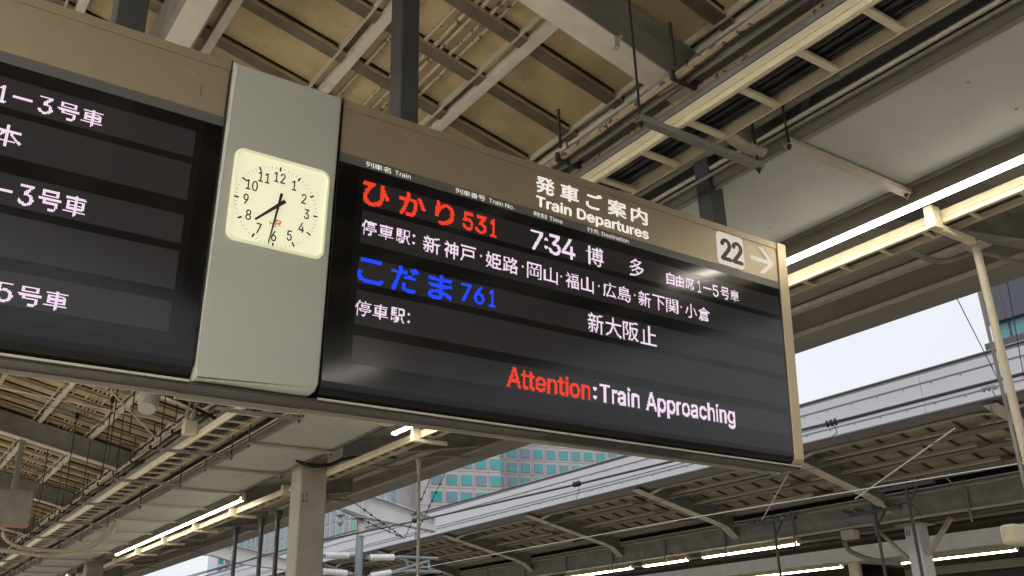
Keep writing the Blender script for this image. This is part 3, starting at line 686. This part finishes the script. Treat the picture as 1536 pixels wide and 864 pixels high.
for k, pth in enumerate(([(2.2, 21.7, Z0+2.95), (2.22, 21.7, Z0+2.70), (2.5, 21.9, Z0+2.52), (3.2, 22.3, Z0+2.50), (4.2, 23, Z0+2.62), (4.9, 23.2, Z0+2.95), (5.1, 23.3, Z0+3.4)],
                        [(2.6, 21.7, Z0+2.95), (2.62, 21.7, Z0+2.75), (2.9, 21.9, Z0+2.60), (3.5, 22.3, Z0+2.58), (4.3, 23, Z0+2.72), (4.8, 23.2, Z0+3.0), (5.0, 23.3, Z0+3.4)],
                        [(.5, 21.2, Z0+2.62), (1.6, 21.4, Z0+2.60), (2.8, 21.8, Z0+2.48), (3.6, 22.2, Z0+2.46), (4.6, 22.8, Z0+2.66)])):
    g = B(); tube(g, catmull(pth), .034, 8); mk('conduit', g, M['steel'], cv, smooth=True)
# thin tie rods below the far roof
for lab, p0, p1, r in (('thin diagonal tie rod under the roof boards at lower left', (1.9, 12.5, 5.55), (3.9, 15.6, 5.2), .012),
                       ('thin nearly level wire across the roof boards at lower left', (-.5, 16.0, 6.05), (4.3, 16.0, 5.62), .010)):
    g = B(); tube(g, [p0, p1], r, 6); tag(mk('tie_rod', g, M['trough']), lab, 'rod')
# dark drop rods with knobs in the left-wing bays
j = 0
for x, y in ((2.45, 12.6), (3.3, 15.0), (3.45, 17.0), (3.62, 15.0+3.2), (3.35, 20.0), (3.2, 21.9)):
    t = thing('drop_rod', '%s dark drop rod with clamp hanging at lower left from the boards' % ordi(j), 'rod', (x, y, zf(x)-.9), 'drop rods under the far roof boards'); j += 1
    g = B(); tube(g, [(x, y, Z0+3.5), (x, y, zf(x)+.02)], .011, 6); mk('rod', g, M['cable'], t)
    g = B(); box(g, x-.035, x+.035, y-.035, y+.035, zf(x)-.12, zf(x)-.02); mk('clamp', g, M['cable'], t)
# beam clamp + drop rod in front of the board
t = thing('drop_rod', 'long thin drop rod with clamp crossing the large beam at top centre', 'rod', (3.95, 4.2, 6), 'drop rods under the far roof boards')
g = B(); bar(g, (3.98, 4.19, Z0+4.32), (4.06, 4.19, Z0+4.38), .05, .02); box(g, 3.98, 4.03, 4.17, 4.22, Z0+4.26, Z0+4.33); mk('clamp', g, M['lip'], t)
# gusset + tie right of the ladder
gp = thing('gusset_plate', 'grey steel gusset plates with inclined tie rod above the grey duct', 'bracket', (5.4, 3.8, Z0+3.7))
g = B(); prism(g, [(4.95, Z0+3.62), (5.5, Z0+3.62), (5.5, Z0+3.82), (5.3, Z0+4.0), (5.05, Z0+4.0)], 'y', 3.93, 3.95); mk('gusset', g, M['fas'], gp)
g = B(); bar(g, (5.38, 3.9, Z0+3.6), (5.62, 3.6, Z0+4.3), .04, .04); mk('tie', g, M['beam'], gp)
g = B(); tube(g, catmull([(4.66, 3.9, Z0+3.78), (4.8, 3.9, Z0+3.62), (5.0, 3.88, Z0+3.55), (5.16, 3.85, Z0+3.56)]), .045, 8); mk('curved_pipe', g, M['steel'], gp, smooth=True)
# ------------------------------------------------------------------ opposite canopy
op = thing('opposite_canopy', 'canopy of the opposite platform with pale blue grey fascia beyond the sky gap', 'roof', (22, 20, 6))
OX = 19.7
zo = lambda x: Z0+9.66-.235*x            # bottom of its beams
OYA, OYB = 0.0, 130.0
# fascia: stepped pale panels
rows = [(6.17, 6.03, .10, 'fascia_w'), (6.02, 5.82, 0, 'fascia_w'), (5.81, 5.42, .0, 'fascia_w'), (5.41, 5.31, .03, 'fascia_w'), (5.30, 5.12, .0, 'fascia_w')]
for k, (zt, zb3, dx, m) in enumerate(rows):
    y = OYA
    while y < OYB:
        L = 5.75 if y < 60 else 23
        g = B(); box(g, OX+dx, OX+dx+.03, y, y+L-.012, Z0+zb3, Z0+zt); mk('fascia_panel', g, M[m], op); y += L
g = B(); box(g, OX+.035, OX+.12, OYA, OYB, Z0+5.14, Z0+6.14); mk('fascia_backing', g, M['seam'], op)
g = B(); box(g, OX-.012, OX-.001, OYA, OYB, Z0+5.80, Z0+5.83); box(g, OX-.012, OX-.001, OYA, OYB, Z0+5.30, Z0+5.325); mk('fascia_drip', g, M['seam'], op)
g = B()
for i in range(90):
    y = OYA+.4+.72*i
    for z in (5.78, 5.285): box(g, OX-.012, OX-.001, y, y+.035, Z0+z-.025, Z0+z)
mk('fascia_screw', g, M['seam'], op, kind='stuff')
g = B(); prism(g, [(OX-.02, Z0+5.09), (OX+.14, Z0+5.09), (OX+.14, Z0+5.118), (OX-.02, Z0+5.118)], 'y', OYA, OYB); mk('fascia_lip', g, M['seam'], op)
g = B(); prism(g, [(OX+.15, Z0+5.12), (OX+.5, Z0+5.02), (OX+.9, Z0+5.02), (OX+.9, Z0+5.04), (OX+.5, Z0+5.05), (OX+.15, Z0+5.15)], 'y', OYA, OYB); mk('eave_soffit', g, M['fas'], op)
g = B(); sbox(g, OX+.16, 25.2, OYA, OYB, .72, .78, zo); mk('roof_sheet', g, M['dark'], op)
for i in range(int((70-OYA)/.72)):
    y = OYA+.3+.72*i
    g = B(); sbox(g, OX+.9, 24.4, y, y+.06, .555, .595, zo); mk('joist', g, M['joist'], op)
    g = B(); d = random.uniform(-.006, .006); sbox(g, OX+.9, 24.4, y+.09, y+.71, .60+d, .63+d, zo); mk('roof_board', g, M['boardo'], op)
g = B(); sbox(g, OX+.9, 24.4, 72, OYB, .60, .63, zo); mk('roof_board', g, M['board'], op)
for x in [OX+1.25+1.0*n for n in range(4)]+[24.1]:
    g = B(); sbox(g, x-.12, x, OYA, OYB, .42, .44, zo); sbox(g, x-.16, x-.145, OYA, OYB, .44, .50, zo); mk('purlin', g, M['beam'], op)
    g = B(); sbox(g, x-.27, x-.22, OYA, OYB, .38, .42, zo); mk('wiring_trough', g, M['soffit'], op)
for x in [OX+1.62+1.0*n for n in range(3)]:
    y = OYA+.4
    while y < 60: g = B(); sbox(g, x-.04, x+.04, y, y+5.0, .30, .37, zo); mk('long_trunking', g, M['steel'], op); y += 5.75
# eave girder with haunched pale flange
OBY = [10.08+5.75*n for n in range(-1, 16)]
g = B(); box(g, 20.30, 20.34, OYA, OYB, Z0+4.97, Z0+5.3); mk('eave_girder', g, M['fas'], op)
for y in OBY:
    g = B()
    box(g, 20.27, 20.45, y+.62, y+5.13, Z0+4.98, Z0+4.995); mk('girder_flange', g, M['trough'], op)
    g = B()
    for s in (-1, 1):
        y0_, y1_ = y+s*.12, y+s*.62
        if s < 0: y0_, y1_, za, zb4 = y-.62, y-.12, 4.98, 4.88
        else: za, zb4 = 4.88, 4.98
        hexa(g, [(20.27, y0_, Z0+za), (20.45, y0_, Z0+za), (20.43, y1_, Z0+zb4), (20.27, y1_, Z0+zb4), (20.27, y0_, Z0+za+.015), (20.43, y0_, Z0+za+.015), (20.43, y1_, Z0+zb4+.015), (20.27, y1_, Z0+zb4+.015)])
    mk('haunch_flange', g, M['trough'], op)
    # main beam
    g = B(); sbox(g, OX+.16, 23.3, y-.16, y+.16, 0, .02, zo); mk('beam_flange', g, M['trough'], op)  # pale colour makes up for weak light under the flange
    g = B(); sbox(g, OX+.16, 23.3, y-.01, y+.01, .021, .46, zo); sbox(g, OX+.16, 24.15, y-.115, y+.115, .461, .48, zo); mk('cross_beam', g, M['beam'], op)
    g = B(); za = zo(23.3)
    prism(g, [(23.3, za+.02), (23.7, za-.11), (24.15, Z0+3.76), (24.15, zo(24.15)+.46), (23.3, za+.46)], 'y', y-.01, y+.01); mk('haunch_web', g, M['beam'], op)
    g = B(); pts = [(23.3, za), (23.7, za-.12), (24.15, Z0+3.74)]
    for k in range(2):
        (xa, z_a), (xb, z_b) = pts[k], pts[k+1]
        hexa(g, [(xa, y-.16, z_a), (xb, y-.16, z_b), (xb, y+.16, z_b), (xa, y+.16, z_a), (xa, y-.16, z_a+.02), (xb, y-.16, z_b+.02), (xb, y+.16, z_b+.02), (xa, y+.16, z_a+.02)])
    mk('haunch_flange', g, M['steel'], op)
g = B(); box(g, 24.16, 24.20, OYA, OYB, Z0+3.55, Z0+4.12); mk('valley_girder', g, M['beam'], op)
g = B(); box(g, 24.08, 24.40, OYA, OYB, Z0+3.52, Z0+3.545); box(g, 24.08, 24.40, OYA, OYB, Z0+4.125, Z0+4.15); mk('valley_flange', g, M['steel'], op)
for i in range(30):
    y = 1.9+2.875*i; g = B(); tube(g, [(24.1, y, Z0+3.2), (24.1, y, Z0+4.3)], .035, 6); mk('drop_pipe', g, M['fas'], op)
# far wing beyond the valley
zw = lambda x: Z0+3.9+.16*(x-25)
g = B(); sbox(g, 24.5, 37, OYA, OYB, .45, .5, zw); mk('roof_sheet', g, M['soffit'], op)
for y in OBY:
    g = B(); sbox(g, 24.4, 37, y-.1, y+.1, 0, .35, zw); mk('cross_beam', g, M['beam'], op)
for x in (26, 27.3, 28.6, 29.9, 31.2, 32.5, 33.8, 35.1, 36.4):
    g = B(); sbox(g, x, x+.12, OYA, OYB, .36, .44, zw); mk('purlin', g, M['steel'], op)
g = B(); box(g, 37, 37.2, OYA, OYB, Z0+4.9, Z0+7); mk('edge_girder', g, M['fas'], op)
for x, z, r in ((25.6, 3.55, .05), (26.1, 3.7, .07), (27.4, 3.62, .09), (28.3, 3.9, .06), (30.5, 3.9, .12)):
    g = B(); tube(g, [(x, OYA, Z0+z), (x, OYB, Z0+z)], r, 8); mk('ceiling_pipe', g, M['dark' if r > .08 else 'fas'], op, smooth=True)
wl = thing('station_hall', 'dark brown station hall and canopy filling the far lower right', 'building', (60, 30, 0))
g = B(); box(g, 58, 60, -30, 140, -1, Z0+9.0); mk('wall', g, M['fas'], wl)
g = B(); box(g, 38.5, 57.9, -30, 140, Z0+4.0, Z0+4.1); mk('canopy_deck', g, M['soffit'], wl)
for i in range(12):
    g = B(); box(g, 38.5, 57.9, 8*i, 8*i+.3, Z0+3.55, Z0+3.99); mk('beam', g, M['beam'], wl)
for x in (39, 44, 49, 54):
    g = B(); box(g, x, x+.25, -30, 140, Z0+3.2, Z0+3.54); mk('beam', g, M['fas'], wl)
# opposite columns
for j, (yc, lab) in enumerate(((15.75, 'grey canopy column of the opposite platform at lower right marked with two strokes'), (33.0, 'second canopy column of the opposite platform behind the strip lights'))):
    t = column(lab, 25.0, 25.5, yc-.22, yc+.22, Z0+3.45, 'columns of the opposite canopy', 'mast' if j else 'gantry')
    g = B(); bar(g, (25.2, yc-.3, Z0+2.65), (25.3, yc-1.1, Z0+3.55), .16, .10); bar(g, (25.2, yc+.3, Z0+2.5), (25.2, yc+1.2, Z0+3.5), .12, .08); mk('knee_brace', g, M['steel'], t)
    g = B(); box(g, 24.85, 25.6, yc-.4, yc+.4, Z0+3.452, Z0+3.50); mk('head_plate', g, M['steel'], t)
    if j == 0:
        g = B(); box(g, 24.99, 24.998, 15.80, 15.83, Z0+3.18, Z0+3.33); box(g, 24.99, 24.998, 15.88, 15.91, Z0+3.18, Z0+3.33); mk('number_mark', g, M['ink'], t)
OG2 = 'strip lights of the opposite platform'
def olight(lab, x, y0, y1, z, n): return strip_light(lab, x, y0, y1, z, OG2, 'tubeo', 'white', .12, .055, n)
olight('strip light of the opposite platform ending nearest the board corner', 25.2, 19.9, 24.1, Z0+3.45, 3)
olight('second strip light segment from the right below the far girder', 25.2, 24.9, 27.2, Z0+3.45, 2)
olight('third strip light segment from the right below the far girder', 25.2, 27.9, 32.0, Z0+3.45, 3)
olight('fourth strip light segment from the right below the far girder', 25.2, 33.2, 40, Z0+3.45, 5)
olight('farthest strip light segment at the bottom centre edge', 25.2, 41.5, 60, Z0+3.45, 8)
olight('strip light behind the opposite column at the lower right', 34.6, 17.8, 23.5, Z0+3.42, 4)
olight('strip light left of the dark far display at the bottom edge', 33.3, 24.3, 31.0, Z0+3.42, 4)
olight('short strip light at the bottom right below the cream housing', 25.2, 3, 11.4, Z0+3.3, 4)
olight('strip light on the far side of the opposite platform', 30.0, 3, 12.4, Z0+3.6, 4)
ob = thing('far_display', 'black display sign with cream frame hanging on the opposite platform', 'display board', (28.5, 20, Z0+2.9))
g = B(); box(g, 28.65, 31.2, 20.2, 20.5, Z0+1.9, Z0+2.96); mk('screen', g, M['glass'], ob)
g = B(); box(g, 28.5, 28.649, 20.15, 20.55, Z0+1.85, Z0+3.01); box(g, 28.65, 31.2, 20.15, 20.55, Z0+2.961, Z0+3.0); mk('frame', g, M['steel'], ob)
ch = thing('lamp_housing', 'cream capsule housing sticking into the lower right edge', 'light', (14, 6.9, Z0+1.7))
g = B(); box(g, 13.22, 14.6, 6.75, 7.0, Z0+1.38, Z0+1.66); bevel(g, .06, 3); mk('housing', g, M['white'], ch)
g = B(); box(g, 13.45, 13.75, 6.74, 6.7495, Z0+1.555, Z0+1.62); mk('end_window', g, M['ink'], ch)
g = B(); bar(g, (13.95, 6.85, Z0+1.66), (13.95, 6.85, Z0+5.6), .04, .04); mk('stem', g, M['beam'], ch)
# switch posts with dark arms in front of the opposite canopy
for lab, x, y, top in (('dark post with black isolator arms below the board corner', 20.6, 17.0, 3.45), ('dark post with black isolator arms in front of the opposite column', 20.6, 12.9, 3.72), ('slim dark post between the two isolator posts', 21.4, 14.4, 3.4)):
    t = thing('isolator_post', lab, 'post', (x, y, 0), 'isolator posts before the opposite canopy')
    g = B(); tube(g, [(x, y, 0), (x, y, Z0+top)], .038, 8); mk('shaft', g, M['cable'], t, smooth=True)
    g = B(); box(g, x-.06, x+.06, y-.75, y+.75, Z0+top, Z0+top+.07); bar(g, (x, y, Z0+top-.35), (x, y-.3, Z0+top), .05, .05); mk('arm', g, M['cable'], t)
    for dy in (-.6, -.2, .3, .65):
        g = B(); tube(g, [(x, y+dy, Z0+top+.07), (x, y+dy+.25, Z0+top+.17)], .05, 8); mk('insulator', g, M['cable'], t)
    g = B(); tube(g, catmull([(x, y-.5, Z0+top+.05), (x+.1, y-.95, Z0+top+.1), (x+.1, y-1.2, Z0+top-.25)]), .018, 6); mk('lead_wire', g, M['cable'], t)
gb = thing('equipment_box', 'beige equipment box and curved pipe beside the opposite column', 'box', (24.3, 17.2, Z0+3.3))
g = B(); box(g, 24.2, 24.5, 17.1, 17.55, Z0+3.22, Z0+3.50); bevel(g, .02, 1); mk('box_body', g, M['steel'], gb)
g = B(); tube(g, catmull([(24.4, 17.6, Z0+3.2), (24.5, 17.5, Z0+2.9), (24.7, 16.9, Z0+2.6), (24.9, 16.2, Z0+2.45)]), .07, 8); mk('curved_pipe', g, M['fas'], gb, smooth=True)
# ------------------------------------------------------------------ wires
def wire(name, label, pts, r, m, cat='wire', group=None):
    g = B(); tube(g, pts, r, 6); o = mk(name, g, M[m], smooth=True); tag(o, label, cat, group); return o
def knob(label, p, r=.07, m='cable'):
    t = thing('wire_insulator', label, 'insulator', p, 'black insulators on the overhead wires')
    g = B()
    for dy in (-.09, .0, .09): tube(g, [(p[0], p[1]+dy-.03, p[2]), (p[0], p[1]+dy, p[2]), (p[0], p[1]+dy+.03, p[2])], [r*.45, r, r*.45], 10)
    mk('discs', g, M[m], t)
    g = B(); tube(g, catmull([(p[0], p[1]-.05, p[2]-.05), (p[0], p[1]-.08, p[2]-.2), (p[0], p[1]+.02, p[2]-.26), (p[0], p[1]+.02, p[2]-.6)]), .008, 5); mk('tail_wire', g, M['wire'], t)
wire('messenger_wire', 'upper black overhead wire crossing the pale fascia', [(3.22*5, -10, Z0+5)]+[(3.24*5, 20, Z0+5.0), (3.0*5.2, 55, Z0+5.1), (15.2, 120, Z0+5.3)], .022, 'wire')
wire('contact_wire', 'thicker black overhead wire carrying round insulators over the fascia', [(3.66*4, -10, Z0+4), (3.615*4, 10, Z0+4.0), (3.52*4, 17, Z0+4), (3.36*4, 24, Z0+4), (3.15*4, 30, Z0+4), (12.2, 110, Z0+4.1)], .027, 'wire')
knob('black insulator pair on the wire right of the board corner', (3.615*4, 10.3, Z0+4))
knob('black insulator on the wire across the middle of the fascia', (3.505*4, 17.26, Z0+4))
knob('black insulator where the wires meet before the stone building', (3.346*4, 23.9, Z0+4))
wire('messenger_wire', 'bright thin wire crossing low in front of the opposite roof', [(5.5*3, 4, Z0+3), (5.43*3, 7.9, Z0+3), (5.157*3, 15.3, Z0+3), (5.0*3, 30, Z0+3), (14.5, 80, Z0+3)], .011, 'wirel')
wire('messenger_wire', 'dark thin wire crossing higher in front of the opposite roof', [(4.5*3.6, 2, Z0+3.6), (4.473*3.6, 7.7, Z0+3.6), (4.404*3.6, 15.6, Z0+3.6), (4.2*3.6, 40, Z0+3.6)], .010, 'wire')
def atY(k, m_, y): dz = y/m_; return (k*dz, y, Z0+dz)
wire('span_wire', 'thin slanting wire across the sky gap left of the leaning pole', [(2.253*4.9, 1.201*4.9, Z0+4.9), (3.654*4.2, 1.798*4.2, Z0+4.2)], .007, 'wire')
wire('span_wire', 'thin slanting wire right of the leaning pole over the grey building', [(2.35*4.9, 1.07*4.9, Z0+4.9), (3.687*4.2, 1.716*4.2, Z0+4.2), (4.8*3.2, 2.2*3.2, Z0+3.2)], .007, 'wire')
knob('grey insulator on the wire beside the leaning pole', (3.70*4.1, 1.87*4.1, Z0+4.1), .06, 'mast')
wire('stay_wire', 'pale stay wire slanting down to the left isolator post', [atY(4.153, 3.22, 15.0), atY(5.9, 5.0, 17.5)], .014, 'wirel')
wire('stay_wire', 'pale stay wire slanting down to the right isolator post', [atY(4.25, 2.35, 10.2), atY(5.6, 3.9, 13.4)], .014, 'wirel')
def beads(label, a, b, rng, r=.011):
    t = thing('beaded_wire', label, 'wire', a, 'beaded black wires left of the stone building')
    A, Bv = Vector(a), Vector(b); g = B(); tube(g, [A, Bv], r, 5); mk('strand', g, M['cable'], t)
    for f in rng:
        p = A.lerp(Bv, f); d = (Bv-A).normalized()*.05; g = B(); tube(g, [p-d, p, p+d], [r, .035, r], 6); mk('bead', g, M['cable'], t)
VA, VB = (13.08, 24.0, 5.09), (13.40, 24.0, 5.14)
beads('left one of two beaded black wires dropping from the eave', (10.4, 17.3, 6.2), VA, (.45, .52, .6, .68, .76, .84))
beads('right one of two beaded black wires dropping from the eave', (10.4, 16.5, 6.28), VB, (.42, .5, .58, .64, .7, .8))
beads('upper one of two beaded wires slanting down from the big column', (8.53, 18.5, 5.15), VA, (.3, .4, .52, .6, .7, .8, .9))
beads('lower one of two beaded wires slanting down from the big column', (8.43, 18.5, 4.84), VA, (.3, .4, .5, .6, .72, .85))
# ------------------------------------------------------------------ gantries, mast, insulators
def gantry(label, y, x0, x1, z, s):
    t = thing('catenary_gantry', label, 'gantry', (x0, y, 0), 'white gantries over the tracks')
    prof = [(x0, z-.42), (x0+1.0, z-.42), (x0+2.4, z-.75), (x1, z-1.0), (x1, z-.60), (x0+2.8, z-.12), (x0+2.0, z+.02), (x0, z+.02)]
    g = B(); prism(g, prof, 'y', y-.02, y+.02); mk('web', g, M['gantry'], t)
    g = B()
    for a, b in ((0, 1), (1, 2), (2, 3), (4, 5), (5, 6), (6, 7)):
        p, q = prof[a], prof[b]
        if p[0] > q[0]: p, q = q, p
        up_ = .03 if a > 3 else -.03
        hexa(g, [(p[0], y-.18, p[1]), (q[0], y-.18, q[1]), (q[0], y+.18, q[1]), (p[0], y+.18, p[1]), (p[0], y-.18, p[1]+up_), (q[0], y-.18, q[1]+up_), (q[0], y+.18, q[1]+up_), (p[0], y+.18, p[1]+up_)])
    mk('flange', g, M['gantry'], t)
    g = B(); box(g, x1, x1+.04, y-.22, y+.22, z-1.08, z-.52); box(g, x0+1.9, x0+1.94, y-.16, y-.03, z-.55, z+.0); mk('end_plate', g, M['gantry'], t)
    return t
gantry('white haunched gantry arm reaching the fascia left of the stone building', 29.0, 12.2, 16.9, Z0+5.55, 1)
gantry('farther white gantry arm behind the dark posts', 44, 12.9, 18.0, Z0+5.6, 1)
ms = thing('catenary_mast', 'grey zinc mast with plate under the white gantry arm', 'mast', (14.1, 29, 0))
g = B(); tube(g, [(14.1, 29, -1.2), (14.1, 29, Z0+4.78)], .13, 14); mk('shaft', g, M['mast'], ms, smooth=True)
g = B(); box(g, 13.8, 14.4, 28.7, 29.3, Z0+4.79, Z0+4.81); mk('head_plate', g, M['gantry'], ms)
g = B(); box(g, 13.98, 14.2, 28.82, 28.835, Z0+4.2, Z0+4.6); mk('mast_label', g, M['trough'], ms)
def ins(label, p0, p1, r=.13):
    t = thing('porcelain_insulator', label, 'insulator', p0, 'white ribbed insulators on the mast')
    A, Bv = Vector(p0), Vector(p1); n = 12; pts = []; rr = []
    for i in range(n*2+1): pts.append(A.lerp(Bv, i/(n*2))); rr.append(r if i % 2 else r*.6)
    g = B(); tube(g, pts, rr, 14); mk('ribbed_body', g, M['porcelain'], t)
    d = (Bv-A).normalized(); g = B(); tube(g, [Bv, Bv+d*.18], r*.45, 8); tube(g, [A-d*.12, A], r*.45, 8); mk('end_fitting', g, M['mast'], t)
ym = 28.6
ins('upper white ribbed insulator left of the zinc mast', (12.72, ym, 5.09), (13.55, ym, 5.12), .11)
ins('upper white ribbed insulator right of the zinc mast', (14.3, ym, 5.09), (15.2, ym, 5.13), .11)
ins('lower white ribbed insulator left of the zinc mast', (12.66, ym, 4.60), (13.5, ym, 4.56), .11)
ins('lower white ribbed insulator right of the zinc mast', (14.35, ym, 4.50), (15.1, ym, 4.64), .11)
ct = thing('cantilever_tube', 'grey zinc cantilever tubes reaching right from the insulators', 'bracket', (16, ym, 5.0))
for a, b in (((15.35, ym, 5.15), (16.9, ym, 5.15)), ((15.2, ym, 4.66), (16.5, ym, 5.05)), ((15.6, ym, 4.70), (17.0, ym, 4.70)), ((15.6, ym, 5.1), (15.75, ym, 4.85)), ((16.5, ym, 5.1), (16.6, ym, 4.7))):
    g = B(); tube(g, [a, b], .05, 8); mk('tube', g, M['mast'], ct, smooth=True)
bl = thing('hanging_bell', 'small dark bell shaped weight hanging below the gantry', 'insulator', (12.45, 27, 5.9))
g = B(); tube(g, [(12.45, 27, 6.6), (12.45, 27, 6.35), (12.45, 27, 6.28), (12.45, 27, 6.12), (12.45, 27, 6.05), (12.45, 27, 5.9), (12.45, 27, 5.8)], [.015, .02, .10, .15, .05, .10, .04], 10); mk('bell', g, M['mast'], bl)
# ------------------------------------------------------------------ buildings
def facade(name, label, O, ang, wdt, hgt, dep, nx, nz, wm, mwall, px, pz, ww, wh, x0, z0_, glass, parent=None, jn=True):
    """facade in the plane through O, running along angle; windows recessed."""
    t = parent or thing(name, label, 'building', O, None)
    ex = Vector((cos(ang), sin(ang), 0)); ey = Vector((-sin(ang), cos(ang), 0)); o = Vector(O)
    def bx(g, a0, a1, d0, d1, b0, b1):
        hexa(g, [o+ex*a+ey*d+Vector((0, 0, b)) for a, d, b in ((a0, d0, b0), (a1, d0, b0), (a1, d1, b0), (a0, d1, b0), (a0, d0, b1), (a1, d0, b1), (a1, d1, b1), (a0, d1, b1))])
    g = B(); bx(g, 0, wdt, 0, dep, 0, hgt); mk('wall', g, M[mwall], t)
    g = B()
    for i in range(nx+1):
        a = x0+px*i-(px-ww)/2
        if 0 < a < wdt: bx(g, a-.03, a+.03, -.05, -.004, 0, hgt)
    if jn:
        for k in range(nz+1):
            b = z0_+pz*k-(pz-wh)/2
            if b < hgt: bx(g, .01, wdt-.01, -.05, -.004, b-.04, b+.04)
        mk('stone_joint', g, M['stone2'], t, kind='stuff')
    else: g.free()
    proto = None
    for k in range(nz):
        for i in range(nx):
            a, b = x0+px*i, z0_+pz*k
            gl = glass[1] if random.random() < .28 else glass[0]
            g = B(); bx(g, a, a+ww, -.12, -.06, b, b+wh); w = mk('window', g, M[gl], t)
            g = B(); bx(g, a-.12, a+ww+.12, -.16, -.125, b-.14, b-.02); bx(g, a-.1, a-.02, -.16, -.06, b, b+wh); mk('frame', g, M['stone2'], w)
            if random.random() < .3:
                g = B(); bx(g, a+.04, a+ww-.04, -.135, -.122, b+wh*random.uniform(.35, .8), b+wh-.03); mk('blind', g, M['tealb'], w)
    return t
random.seed(3)
A1 = math.atan2(-.26, .966)
f1 = facade('office_building', 'pinkish stone office building with square teal windows in the gap', (116.5, 180, 0), A1, 62, 72, 30, 17, 9, 0, 'stone', 3.28, 3.41, 2.15, 2.0, 4.7, 33.9, ('teal', 'tealb'))
f1b = facade('office_building', 'nearer left block of the stone offices with four window columns', (95.3, 168.5, 0), A1, 17.6, 70, 30, 5, 7, 0, 'stone', 3.25, 3.62, 2.25, 2.05, 2.4, 30.2, ('teal', 'tealb'))
f1c = facade('office_building', 'long receding stone wing with many narrow windows behind the thin pole', (90.5, 270, 0), -pi/2, 97, 62, 20, 30, 7, 0, 'stone', 3.4, 3.5, 1.5, 2.6, 1.5, 30.0, ('tealb', 'teal'))
gbd = thing('tower_block', 'dark grey building with teal glass band at the right edge', 'building', (80, 22, 0))
g = B(); box(g, 80, 105, 3, 39.4, 28.8, 70); mk('upper_cladding', g, M['greyb'], gbd)
g = B(); box(g, 80.6, 105, 3.2, 39.0, 27.2, 28.79); mk('glass_band', g, M['band'], gbd)
g = B(); box(g, 80.2, 105, 3, 40.0, 0, 27.19); mk('lower_cladding', g, M['greyb'], gbd)
for i in range(14):
    g = B(); box(g, 80.45, 80.59, 37.6-2.4*i, 37.72-2.4*i, 27.2, 28.79); mk('mullion', g, M['greyb'], gbd)
    g = B(); box(g, 79.93, 79.99, 37.6-2.4*i, 37.66-2.4*i, 28.9, 70); mk('cladding_joint', g, M['seam'], gbd)
random.seed(8)
for lab, x, y, w, h, wall, gl in (('blue glass tower behind the dark posts', 104.5, 300, 7.5, 75, 'bluegl', 'tealb'), ('pale office tower with blue windows left of the big column', 100.5, 255, 9, 70, 'paleb', 'bluegl'), ('slim blue glass tower right of the big column', 133, 300, 7, 78, 'bluegl', 'bluegl'), ('wide pale low building beyond the dark posts', 84, 260, 16, 34, 'paleb', 'tealb')):
    facade('tower_block', lab, (x, y, 0), -.15, w, h, 15, int(w/1.9), 14, 0, wall, 1.85, 2.9, 1.2, 1.9, .5, h-42 if h > 60 else 4, (gl, 'teal'), jn=False)
